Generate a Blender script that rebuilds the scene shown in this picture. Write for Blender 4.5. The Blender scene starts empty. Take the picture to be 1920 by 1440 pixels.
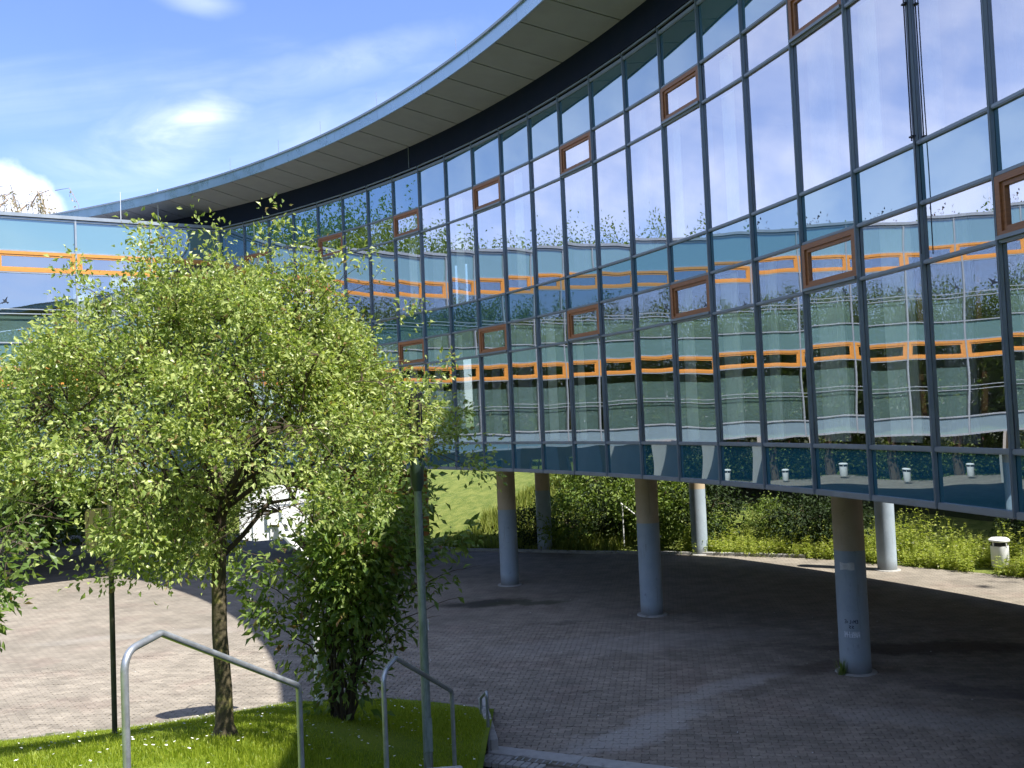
import bpy, math, random
import numpy as np
from mathutils import Vector, Matrix
PI = math.pi
R_ = math.radians
rng = np.random.default_rng(7)
random.seed(7)
scn = bpy.context.scene
col = scn.collection

# ------------------------------------------------------------------ camera
CAM = Vector((0, 0, 5.0))
def camera():
    cd = bpy.data.cameras.new('camera'); co = bpy.data.objects.new('camera', cd); col.objects.link(co)
    cd.sensor_fit = 'HORIZONTAL'; cd.sensor_width = 36; cd.lens = 36 * 1778.2 / 1920
    cd.clip_start = 0.05; cd.clip_end = 4000
    p, r = R_(2.13453), R_(2.49087)
    F = Vector((0, math.cos(p), math.sin(p))); U0 = Vector((0, -math.sin(p), math.cos(p))); X0 = Vector((1, 0, 0))
    X = X0 * math.cos(r) - U0 * math.sin(r); U = U0 * math.cos(r) + X0 * math.sin(r)
    m = Matrix((X, U, -F)).transposed().to_4x4(); m.translation = CAM
    co.matrix_world = m; scn.camera = co
camera()
# ------------------------------------------------------------------ light
SUN_AZ, SUN_EL = 124.0, 56.5
def direction(az, el):
    a, e = R_(az), R_(el)
    return Vector((math.sin(a) * math.cos(e), math.cos(a) * math.cos(e), math.sin(e)))
sd = bpy.data.lights.new('sun', 'SUN'); so = bpy.data.objects.new('sun', sd); col.objects.link(so)
sd.energy = 3.7; sd.angle = R_(0.5); sd.color = (1.0, 0.95, 0.86)
so.rotation_euler = (-direction(SUN_AZ, SUN_EL)).to_track_quat('-Z', 'Y').to_euler(); so.location = (20, -15, 40)
scn.view_settings.view_transform = 'Standard'; scn.view_settings.look = 'None'
scn.view_settings.gamma = 1; scn.view_settings.use_curve_mapping = False
scn.view_settings.exposure = 1.50
scn.cycles.max_bounces = 10; scn.cycles.transparent_max_bounces = 16; scn.cycles.glossy_bounces = 5
scn.cycles.diffuse_bounces = 4

class NT:
    """tiny node helper"""
    def __init__(s, tree): s.t = tree; s.n = tree.nodes; s.l = tree.links; s.n.clear()
    def add(s, typ, ins=None, **kw):
        nd = s.n.new(typ)
        for k, v in kw.items(): setattr(nd, k, v)
        for k, v in (ins or {}).items(): s.set(nd, k, v)
        return nd
    def set(s, nd, k, v):
        sock = nd.inputs[k]
        if isinstance(v, bpy.types.NodeSocket): s.l.new(v, sock)
        elif isinstance(v, bpy.types.Node): s.l.new(v.outputs[0], sock)
        else: sock.default_value = (*v, 1.0) if (sock.type == 'RGBA' and len(v) == 3) else v
    def math(s, op, a, b=0.0, c=None, clamp=False):
        nd = s.add('ShaderNodeMath', {0: a, 1: b}, operation=op, use_clamp=clamp)
        if c is not None: s.set(nd, 2, c)
        return nd.outputs[0]
    def vmath(s, op, a, b=(0, 0, 0)):
        nd = s.add('ShaderNodeVectorMath', {0: a, 1: b}, operation=op)
        return nd.outputs['Value'] if op in ('LENGTH', 'DISTANCE', 'DOT_PRODUCT') else nd.outputs[0]
    def mix(s, fac, a, b, typ='MIX'):
        nd = s.add('ShaderNodeMix', data_type='RGBA', blend_type=typ)
        s.set(nd, 0, fac); s.set(nd, 6, a); s.set(nd, 7, b)
        return nd.outputs[2]
    def ramp(s, fac, lo, hi, a=0.0, b=1.0):
        nd = s.add('ShaderNodeMapRange', {0: fac, 1: lo, 2: hi, 3: a, 4: b}, interpolation_type='SMOOTHSTEP', clamp=True)
        return nd.outputs[0]
    def noise(s, vec, scale, detail=4, rough=0.55, dist=0.0):
        nd = s.add('ShaderNodeTexNoise', {'Scale': scale, 'Detail': detail, 'Roughness': rough, 'Distortion': dist})
        if vec is not None: s.set(nd, 'Vector', vec)
        return nd

def world():
    w = bpy.data.worlds.new('World'); scn.world = w; w.use_nodes = True
    N = NT(w.node_tree)
    sky = N.add('ShaderNodeTexSky', sky_type='NISHITA', sun_disc=False, sun_elevation=R_(SUN_EL), sun_rotation=R_(SUN_AZ),
                air_density=1.0, dust_density=0.25, ozone_density=6.5, altitude=100)
    tc = N.add('ShaderNodeTexCoord')
    d = tc.outputs['Generated']
    sep = N.add('ShaderNodeSeparateXYZ', {0: d})
    zz = N.math('ADD', N.math('MAXIMUM', sep.outputs[2], 0.0), 0.18)
    p = N.add('ShaderNodeCombineXYZ', {0: N.math('DIVIDE', sep.outputs[0], zz), 1: N.math('DIVIDE', sep.outputs[1], zz), 2: 0.0})
    mp = N.add('ShaderNodeMapping', {'Vector': p.outputs[0], 'Rotation': (0, 0, R_(25)), 'Scale': (0.55, 1.15, 1)})
    n1 = N.noise(mp.outputs[0], 1.25, 7, 0.56, 0.35).outputs['Fac']
    n2 = N.noise(mp.outputs[0], 0.5, 3, 0.5).outputs['Fac']
    cov = N.math('ADD', n1, N.math('MULTIPLY', N.math('SUBTRACT', n2, 0.5), 0.9))
    m = N.ramp(cov, 0.43, 0.78, 0.01, 0.46)
    nz = N.noise(d, 16, 6, 0.55).outputs['Fac']
    wd = N.add('ShaderNodeMapping', {'Vector': d, 'Rotation': (0, R_(-22), 0), 'Scale': (5, 5, 15)})
    wn = N.noise(wd.outputs[0], 1.0, 7, 0.6, 0.6).outputs['Fac']
    def blob(vec, size, hard, amt):
        vec = Vector(vec).normalized()
        dv = N.vmath('DISTANCE', d, tuple(vec))
        e = N.math('ADD', dv, N.math('MULTIPLY', N.math('SUBTRACT', nz, 0.5), size * 1.1))
        return N.ramp(e, size * (1 - hard), size, amt, 0.0)
    def wisp(vec, sx, sz, rot, amt):
        vec = Vector(vec).normalized()
        mp = N.add('ShaderNodeMapping', {'Vector': d, 'Location': tuple(vec), 'Rotation': (0, R_(rot), 0), 'Scale': (sx, 1.0, sz)}, vector_type='TEXTURE')
        e = N.math('ADD', N.vmath('LENGTH', mp.outputs[0]), N.math('MULTIPLY', N.math('SUBTRACT', nz, 0.5), 0.9))
        return N.math('MULTIPLY', N.ramp(e, -0.1, 1.0, 1.0, 0.0), N.ramp(wn, 0.30, 0.66, 0.2 * amt, amt))
    # cumulus low at left and small bright wisps higher up
    blobs = [blob((-0.527, 1, 0.232), 0.058, 0.4, 0.92), blob((-0.49, 1, 0.205), 0.046, 0.45, 0.85),
             wisp((-0.352, 1, 0.318), 0.12, 0.055, -24, 0.6), wisp((-0.325, 1, 0.333), 0.075, 0.032, -22, 0.75), wisp((-0.318, 1, 0.462), 0.05, 0.018, 5, 0.3), wisp((-0.33, 1, 0.25), 0.16, 0.03, -8, 0.35), wisp((-0.42, 1, 0.28), 0.12, 0.03, 8, 0.25), wisp((-.2, 1, .38), .25, .03, -14, .25)]
    for b in blobs: m = N.math('MAXIMUM', m, b)
    cl = N.mix(N.ramp(nz, 0.3, 0.65), (5.0, 5.6, 7.2), (7.6, 7.8, 8.4))
    c = N.mix(m, N.mix(1.0, sky.outputs[0], (0.99, 0.92, 1.04), 'MULTIPLY'), cl)
    bg = N.add('ShaderNodeBackground', {'Color': c, 'Strength': 0.094})
    out = N.add('ShaderNodeOutputWorld', {0: bg.outputs[0]})
world()

# ------------------------------------------------------------------ helpers
def fast_mesh(name, verts, loops, sizes, mat_idx=None, smooth=False):
    me = bpy.data.meshes.new(name)
    verts = np.asarray(verts, np.float32); loops = np.asarray(loops, np.int32); sizes = np.asarray(sizes, np.int32)
    me.vertices.add(len(verts)); me.vertices.foreach_set('co', verts.ravel())
    me.loops.add(len(loops)); me.loops.foreach_set('vertex_index', loops)
    me.polygons.add(len(sizes))
    st = np.zeros(len(sizes), np.int32); st[1:] = np.cumsum(sizes)[:-1]
    me.polygons.foreach_set('loop_start', st)
    me.polygons.foreach_set('loop_total', sizes)
    if mat_idx is not None: me.polygons.foreach_set('material_index', np.asarray(mat_idx, np.int32))
    me.polygons.foreach_set('use_smooth', np.full(len(sizes), bool(smooth)))
    me.update(calc_edges=True); me.validate()
    return me

class MB:
    """collects shapes into one mesh"""
    def __init__(s): s.v = []; s.l = []; s.s = []; s.m = []; s.cur = 0
    def add(s, verts, faces):
        o = len(s.v); s.v.extend([tuple(v) for v in verts])
        for f in faces:
            s.l.extend([o + i for i in f]); s.s.append(len(f)); s.m.append(s.cur)
    def box(s, lo, hi, M=None):
        x0, y0, z0 = lo; x1, y1, z1 = hi
        vs = [(x0, y0, z0), (x1, y0, z0), (x1, y1, z0), (x0, y1, z0), (x0, y0, z1), (x1, y0, z1), (x1, y1, z1), (x0, y1, z1)]
        if M is not None: vs = [M @ Vector(v) for v in vs]
        s.add(vs, [(3, 2, 1, 0), (4, 5, 6, 7), (0, 1, 5, 4), (1, 2, 6, 5), (2, 3, 7, 6), (3, 0, 4, 7)])
        return s
    def bbox(s, lo, hi, b=0.01):
        """box with chamfered vertical and top edges"""
        (x0, y0, z0), (x1, y1, z1) = lo, hi
        def ring(i, z): return [(x0 + i + b, y0 + i, z), (x1 - i - b, y0 + i, z), (x1 - i, y0 + i + b, z), (x1 - i, y1 - i - b, z),
                                (x1 - i - b, y1 - i, z), (x0 + i + b, y1 - i, z), (x0 + i, y1 - i - b, z), (x0 + i, y0 + i + b, z)]
        vs = ring(0, z0) + ring(0, z1 - b) + ring(b, z1)
        fs = [tuple(range(7, -1, -1)), tuple(range(16, 24))]
        for k in range(2):
            for i in range(8):
                j = (i + 1) % 8; fs.append((8 * k + i, 8 * k + j, 8 * k + 8 + j, 8 * k + 8 + i))
        s.add(vs, fs); return s
    def prism(s, poly, z0, z1):
        n = len(poly)
        vs = [(x, y, z0) for x, y in poly] + [(x, y, z1) for x, y in poly]
        fs = [tuple(range(n - 1, -1, -1)), tuple(range(n, 2 * n))] + [(i, (i + 1) % n, n + (i + 1) % n, n + i) for i in range(n)]
        s.add(vs, fs); return s
    def tube(s, path, rad, n=10, cap=True):
        path = [Vector(p) for p in path]
        if not isinstance(rad, (list, tuple)): rad = [rad] * len(path)
        up = None; vs = []; fs = []
        for i, p in enumerate(path):
            t = (path[min(i + 1, len(path) - 1)] - path[max(i - 1, 0)]).normalized()
            if up is None:
                up = Vector((0, 0, 1)) if abs(t.z) < 0.9 else Vector((0, 1, 0))
            a = t.cross(up).normalized(); up = a.cross(t).normalized()
            for k in range(n):
                th = 2 * PI * k / n
                vs.append(p + (a * math.cos(th) + up * math.sin(th)) * rad[i])
        for i in range(len(path) - 1):
            for k in range(n):
                k2 = (k + 1) % n
                fs.append((i * n + k, i * n + k2, (i + 1) * n + k2, (i + 1) * n + k))
        if cap:
            fs.append(tuple(range(n))); fs.append(tuple(reversed(range((len(path) - 1) * n, len(path) * n))))
        s.add(vs, fs); return s
    def lathe(s, prof, n=24, c=(0, 0, 0)):
        vs = []; fs = []
        for r, z in prof:
            for k in range(n):
                a = 2 * PI * k / n
                vs.append((c[0] + r * math.cos(a), c[1] + r * math.sin(a), c[2] + z))
        for i in range(len(prof) - 1):
            for k in range(n):
                k2 = (k + 1) % n
                fs.append((i * n + k, i * n + k2, (i + 1) * n + k2, (i + 1) * n + k))
        fs.append(tuple(reversed(range(n)))); fs.append(tuple(range((len(prof) - 1) * n, len(prof) * n)))
        s.add(vs, fs); return s
    def mesh(s, name, mats, smooth=False):
        me = fast_mesh(name, s.v, s.l, s.s, s.m, smooth)
        for m in (mats if isinstance(mats, (list, tuple)) else [mats]): me.materials.append(m)
        return me
    def build(s, name, mats, parent=None, loc=(0, 0, 0), rz=0.0, smooth=False):
        return put(name, s.mesh(name, mats, smooth), parent, loc, rz)

def put(name, me, parent=None, loc=(0, 0, 0), rz=0.0):
    o = bpy.data.objects.new(name, me); col.objects.link(o)
    o.location = loc; o.rotation_euler = (0, 0, rz)
    if parent is not None: o.parent = parent
    return o
def smooth_by_angle(me, ang=40):
    me.polygons.foreach_set('use_smooth', np.ones(len(me.polygons), bool))
    try: me.set_sharp_from_angle(angle=R_(ang))
    except Exception: pass
def thing(name, label, cat, loc=(0, 0, 0), rz=0.0, group=None):
    o = bpy.data.objects.new(name, None); col.objects.link(o); o.empty_display_size = 0.2
    o.location = loc; o.rotation_euler = (0, 0, rz)
    return tag(o, label, cat, group)
def tag(o, label, cat, group=None):
    o['label'] = label; o['category'] = cat
    if group: o['group'] = group
    return o
def kind(o, k): o['kind'] = k; return o
def copy_tree(o, parent=None):
    c = o.copy(); col.objects.link(c); c.parent = parent
    for ch in list(o.children): copy_tree(ch, c)
    return c

# ------------------------------------------------------------------ materials
def mat(name):
    m = bpy.data.materials.new(name); m.use_nodes = True
    return m, NT(m.node_tree)
def finish(N, sh): N.add('ShaderNodeOutputMaterial', {0: sh})
def simple(name, colr, rough=0.6, metal=0.0, var=0.12, scale=6.0, bump=0.0, bscale=60.0, spec=0.5, wear_or_light=None, grain=None):
    m, N = mat(name)
    tc = N.add('ShaderNodeTexCoord'); geo = N.add('ShaderNodeNewGeometry'); P = geo.outputs['Position']
    oi = N.add('ShaderNodeObjectInfo')
    n = N.noise(P, scale, 5, 0.6).outputs['Fac']
    if grain:
        mp = N.add('ShaderNodeMapping', {'Vector': P, 'Scale': grain})
        n = N.noise(mp.outputs[0], scale, 5, 0.65).outputs['Fac']
    f = N.math('ADD', N.ramp(n, 0.25, 0.75, 1 - var, 1 + var), N.math('MULTIPLY', N.math('SUBTRACT', oi.outputs['Random'], 0.5), var))
    c = N.mix(1.0, colr, N.add('ShaderNodeCombineColor', {0: f, 1: f, 2: f}).outputs[0], 'MULTIPLY')
    if wear_or_light:
        w = N.ramp(N.noise(P, wear_or_light[1], 6, 0.65).outputs['Fac'], wear_or_light[2], wear_or_light[2] + 0.12)
        c = N.mix(w, c, wear_or_light[0])
    b = N.add('ShaderNodeBsdfPrincipled', {'Base Color': c, 'Metallic': metal, 'Specular IOR Level': spec})
    N.set(b, 'Roughness', N.ramp(n, 0.2, 0.8, max(0.02, rough - 0.08), min(1, rough + 0.08)))
    if bump:
        bn = N.noise(P, bscale, 4, 0.6).outputs['Fac']
        N.set(b, 'Normal', N.add('ShaderNodeBump', {'Height': bn, 'Strength': bump, 'Distance': 0.01}).outputs[0])
    finish(N, b.outputs[0]); return m
def wavy(N, strength, scale):
    """slightly uneven float glass, different in every pane: tilts the normal by a few milliradians"""
    tc = N.add('ShaderNodeTexCoord'); oi = N.add('ShaderNodeObjectInfo')
    off = N.add('ShaderNodeCombineXYZ', {0: N.math('MULTIPLY', oi.outputs['Random'], 37.0), 1: 0.0, 2: N.math('MULTIPLY', oi.outputs['Random'], 91.0)})
    v = N.vmath('ADD', tc.outputs['Object'], off.outputs[0])
    n = N.add('ShaderNodeSeparateColor', {0: N.noise(v, scale, 1.0, 0.4).outputs['Color']})
    sp = N.add('ShaderNodeSeparateXYZ', {0: tc.outputs['Generated']})
    # pillowing of the sealed units, strongest at the pane edges
    k = N.math('MULTIPLY', N.math('SUBTRACT', oi.outputs['Random'], 0.35), strength * 1.6)
    px = N.math('MULTIPLY', N.math('POWER', N.math('MULTIPLY', N.math('SUBTRACT', sp.outputs[0], 0.5), 2.0), 3.0), k)
    pz = N.math('MULTIPLY', N.math('POWER', N.math('MULTIPLY', N.math('SUBTRACT', sp.outputs[2], 0.5), 2.0), 3.0), k)
    dx = N.math('ADD', px, N.math('MULTIPLY', N.math('SUBTRACT', n.outputs[0], 0.5), strength * 2.2))
    dz = N.math('ADD', pz, N.math('MULTIPLY', N.math('SUBTRACT', n.outputs[1], 0.5), strength * 3.4))
    on = N.vmath('ADD', tc.outputs['Normal'], N.add('ShaderNodeCombineXYZ', {0: dx, 1: 0.0, 2: dz}).outputs[0])
    vt = N.add('ShaderNodeVectorTransform', {0: on}, vector_type='NORMAL', convert_from='OBJECT', convert_to='WORLD')
    return N.vmath('NORMALIZE', vt.outputs[0])
def glass(name, refl, tint, gcol, strength=0.0032, scale=0.75):
    m, N = mat(name)
    nrm = wavy(N, strength, scale)
    g = N.add('ShaderNodeBsdfGlossy', {'Color': gcol, 'Roughness': 0.0, 'Normal': nrm})
    t = N.add('ShaderNodeBsdfTransparent', {'Color': tint})
    fr = N.add('ShaderNodeFresnel', {'IOR': 1.5})
    fac = N.math('ADD', N.math('MULTIPLY', fr.outputs[0], 1 - refl), refl, clamp=True)
    # the coating sits on one face of the pane: light leaving the pane on its second face passes
    fac = N.math('MULTIPLY', fac, N.math('SUBTRACT', 1.0, N.add('ShaderNodeNewGeometry').outputs['Backfacing']))
    mx = N.add('ShaderNodeMixShader', {0: fac, 1: t.outputs[0], 2: g.outputs[0]})
    finish(N, mx.outputs[0]); return m
def enamel(name, base, refl, gcol, strength=0.0032, scale=0.75):
    """opaque back-enamelled glass"""
    m, N = mat(name)
    nrm = wavy(N, strength, scale)
    oi = N.add('ShaderNodeObjectInfo')
    f = N.ramp(oi.outputs['Random'], 0, 1, 0.88, 1.12)
    c = N.mix(1.0, base, N.add('ShaderNodeCombineColor', {0: f, 1: f, 2: f}).outputs[0], 'MULTIPLY')
    dsh = N.add('ShaderNodeBsdfDiffuse', {'Color': c})
    g = N.add('ShaderNodeBsdfGlossy', {'Color': gcol, 'Roughness': 0.0, 'Normal': nrm})
    fr = N.add('ShaderNodeFresnel', {'IOR': 1.5})
    fac = N.math('ADD', N.math('MULTIPLY', fr.outputs[0], 1 - refl), refl, clamp=True)
    mx = N.add('ShaderNodeMixShader', {0: fac, 1: dsh.outputs[0], 2: g.outputs[0]})
    finish(N, mx.outputs[0]); return m
def leafmat(name, dark, light, trans=0.35, rough=0.45, odd=None):
    m, N = mat(name)
    geo = N.add('ShaderNodeNewGeometry'); oi = N.add('ShaderNodeObjectInfo')
    r = N.math('FRACT', N.math('ADD', geo.outputs['Random Per Island'], oi.outputs['Random']))
    c = N.mix(r, dark, light)
    if odd: c = N.mix(N.ramp(r, odd[1], odd[1] + 0.03), c, odd[0])
    b = N.add('ShaderNodeBsdfPrincipled', {'Base Color': c, 'Roughness': rough, 'Specular IOR Level': 0.45})
    tl = N.add('ShaderNodeBsdfTranslucent', {'Color': N.mix(1.0, c, (1.15, 1.2, 0.55), 'MULTIPLY')})
    mx = N.add('ShaderNodeMixShader', {0: trans, 1: b.outputs[0], 2: tl.outputs[0]})
    finish(N, mx.outputs[0]); return m

M = {}
M['mullion'] = simple('dark_aluminium', (0.205, 0.24, 0.275), 0.36, 0.3, 0.10, 3, spec=0.6)
M['silver'] = simple('silver_aluminium', (0.31, 0.35, 0.39), 0.4, 0.25, 0.08, 3)
M['wood'] = simple('shaded_vent_timber', (0.31, 0.125, 0.048), 0.42, 0.0, 0.22, 9, grain=(1, 1, 6), bump=0.05)  # facade vents: darker copy of the vent timber, shade in its colour
M['wing_wood'] = simple('sunlit_vent_timber', (0.56, 0.25, 0.05), 0.42, 0.0, 0.15, 9, grain=(1, 1, 6), bump=0.05)  # wing vents: brighter copy of that timber, sunlight in its colour
M['frieze'] = simple('navy_cladding', (0.006, 0.011, 0.026), 0.5, 0.0, 0.10, 2, spec=0.12)
M['soffit'] = simple('soffit_render', (0.275, 0.29, 0.33), 0.9, 0.0, 0.06, 2.2, bump=0.35, bscale=90)
M['fascia'] = simple('zinc_fascia', (0.30, 0.43, 0.58), 0.30, 0.5, 0.08, 2)
M['roof'] = simple('roof_sheet', (0.30, 0.32, 0.34), 0.7, 0.2, 0.1, 1)
M['glass'] = glass('facade_glass', 0.54, (0.97, 0.99, 0.97), (0.96, 0.95, 1.0))
M['enamel'] = enamel('teal_enamel_glass', (0.034, 0.105, 0.130), 0.40, (0.66, 0.80, 0.92))
M['enamel_low'] = enamel('deep_teal_enamel_glass', (0.016, 0.098, 0.145), 0.34, (0.66, 0.82, 0.92), 0.005, 0.7)
M['wing_glass'] = glass('wing_glass', 0.36, (0.86, 0.90, 0.88), (0.88, 0.92, 0.98), 0.0022, 0.7)
M['clear'] = glass('clear_glass', 0.05, (0.90, 0.93, 0.91), (0.95, 0.96, 1.0), 0.002, 0.8)
M['wing_enamel'] = enamel('pale_teal_enamel_glass', (0.115, 0.215, 0.225), 0.16, (0.8, 0.9, 1.0), 0.0025, 0.8)
M['wing_low'] = enamel('pale_blue_enamel_glass', (0.17, 0.25, 0.30), 0.15, (0.8, 0.9, 1.0), 0.0025, 0.8)
M['interior'] = simple('interior_plaster', (0.20, 0.18, 0.16), 0.9, 0, 0.06, 1)
M['floor_in'] = simple('interior_floor', (0.12, 0.09, 0.07), 0.7, 0, 0.1, 2)
M['curtain'] = simple('curtain_cloth', (0.84, 0.84, 0.76), 0.95, 0, 0.08, 5)
M['blind'] = simple('grey_blind', (0.34, 0.34, 0.38), 0.9, 0, 0.08, 5)
M['tealblind'] = simple('teal_blind_reflection', (0.26, 0.37, 0.37), 0.9, 0, 0.05, 3)
M['post_in'] = simple('brown_timber_post', (0.13, 0.06, 0.03), 0.6, 0, 0.15, 5)
M['steel'] = simple('galvanised_steel', (0.42, 0.45, 0.48), 0.42, 0.75, 0.16, 14, spec=0.5, bump=0.04, bscale=40)
M['concrete'] = simple('pale_concrete', (0.36, 0.36, 0.35), 0.9, 0, 0.12, 9, bump=0.25, bscale=120, wear_or_light=((0.22, 0.22, 0.20), 3.5, 0.55))
M['kerb'] = simple('weathered_kerb', (0.20, 0.185, 0.16), 0.95, 0, 0.25, 7, bump=0.4, bscale=60, wear_or_light=((0.06, 0.075, 0.03), 6, 0.52))
M['render'] = simple('white_render', (0.72, 0.70, 0.66), 0.9, 0, 0.05, 1)
M['white'] = simple('white_paint', (0.74, 0.75, 0.76), 0.45, 0, 0.06, 5, wear_or_light=((0.5, 0.48, 0.44), 7, 0.66))
M['bark'] = simple('mossy_sunlit_bark', (0.085, 0.07, 0.038), 0.95, 0, 0.4, 7, bump=0.9, bscale=35, grain=(1, 1, 0.25), wear_or_light=((0.23, 0.205, 0.075), 5, 0.50))  # moss patches lightened, dappled sunlight put into their colour
M['twig'] = simple('twig_bark', (0.075, 0.055, 0.035), 0.9, 0, 0.3, 9)
M['birch'] = simple('pale_twig_bark', (0.30, 0.23, 0.16), 0.9, 0, 0.3, 3)
M['olive'] = simple('olive_board', (0.115, 0.11, 0.035), 0.75, 0, 0.2, 4, wear_or_light=((0.06, 0.06, 0.025), 5, 0.55))
M['darkpost'] = simple('dark_painted_post', (0.07, 0.07, 0.045), 0.5, 0.1, 0.3, 9, wear_or_light=((0.10, 0.095, 0.04), 8, 0.56))
M['black'] = simple('black_metal', (0.012, 0.014, 0.018), 0.4, 0.3, 0.1, 5)
M['orange'] = simple('orange_rim_paint', (0.50, 0.10, 0.02), 0.45, 0.1, 0.1, 5)
M['timber'] = simple('brown_cladding', (0.155, 0.085, 0.042), 0.75, 0, 0.25, 7, grain=(0.4, 0.4, 5), bump=0.1)
M['orangepost'] = simple('larch_post', (0.42, 0.15, 0.03), 0.6, 0, 0.2, 7, grain=(1, 1, 0.2))
M['lampglass'] = simple('olive_lamp_glass', (0.22, 0.22, 0.07), 0.25, 0, 0.1, 6)
M['sticker'] = simple('bird_sticker_film', (0.012, 0.02, 0.035), 0.5, 0, 0.05, 5)
M['notice'] = simple('notice_paper', (0.66, 0.68, 0.68), 0.8, 0, 0.15, 20)
M['ink'] = simple('marker_ink', (0.05, 0.065, 0.10), 0.7, 0, 0.2, 20)
M['chalk'] = simple('scratched_paint', (0.66, 0.72, 0.78), 0.8, 0, 0.25, 30)
M['leaf'] = leafmat('pale_leaf', (0.16, 0.24, 0.048), (0.50, 0.56, 0.20), 0.42, 0.38, ((0.24, 0.18, 0.075), 0.94))
M['leaf_bush'] = leafmat('glossy_leaf', (0.10, 0.185, 0.036), (0.26, 0.33, 0.085), 0.40, 0.35, ((0.20, 0.13, 0.06), 0.95))
M['leaf_near'] = leafmat('near_leaf', (0.085, 0.16, 0.03), (0.19, 0.25, 0.06), 0.38, 0.40, ((0.18, 0.13, 0.06), 0.95))
M['leaf_wood'] = leafmat('shaded_woodland_leaf', (0.008, 0.022, 0.004), (0.036, 0.068, 0.012), 0.22, 0.75)  # the wood's shade is put into these very dark greens
M['leaf_park'] = leafmat('park_leaf', (0.09, 0.165, 0.03), (0.20, 0.27, 0.06), 0.62, 0.5)
M['leaf_pale'] = leafmat('lime_leaf', (0.095, 0.165, 0.024), (0.22, 0.285, 0.058), 0.35, 0.5)
M['leaf_red'] = leafmat('copper_leaf', (0.05, 0.018, 0.016), (0.10, 0.04, 0.03), 0.3, 0.5)
M['leaf_weed'] = leafmat('weed_leaf', (0.24, 0.32, 0.04), (0.46, 0.49, 0.11), 0.45, 0.55, ((0.5, 0.5, 0.42), 0.97))
M['catkin'] = leafmat('catkin', (0.34, 0.28, 0.19), (0.55, 0.48, 0.36), 0.4, 0.7)
M['slope'] = leafmat('meadow_grass', (0.11, 0.16, 0.02), (0.34, 0.36, 0.09), 0.4, 0.6)
M['grass'] = leafmat('grass_blade', (0.17, 0.25, 0.014), (0.35, 0.41, 0.045), 0.5, 0.5)
M['petal'] = simple('daisy_petal', (0.78, 0.78, 0.74), 0.7, 0, 0.05, 5)

def soilmat(name, a, b, sc=1.2):
    m, N = mat(name)
    P = N.add('ShaderNodeNewGeometry').outputs['Position']
    n = N.noise(P, sc, 8, 0.65).outputs['Fac']; n2 = N.noise(P, sc * 14, 5, 0.7).outputs['Fac']
    c = N.mix(N.ramp(N.math('ADD', N.math('MULTIPLY', n, 0.6), N.math('MULTIPLY', n2, 0.4)), 0.35, 0.65), a, b)
    b_ = N.add('ShaderNodeBsdfPrincipled', {'Base Color': c, 'Roughness': 0.95, 'Specular IOR Level': 0.2})
    N.set(b_, 'Normal', N.add('ShaderNodeBump', {'Height': n2, 'Strength': 0.8, 'Distance': 0.05}).outputs[0])
    finish(N, b_.outputs[0]); return m
M['turf'] = soilmat('turf', (0.11, 0.175, 0.012), (0.20, 0.25, 0.024))
M['meadow'] = soilmat('meadow', (0.07, 0.115, 0.018), (0.21, 0.235, 0.06), 2.2)
M['soil'] = soilmat('leaf_litter', (0.03, 0.045, 0.012), (0.07, 0.07, 0.03), 0.7)

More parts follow.
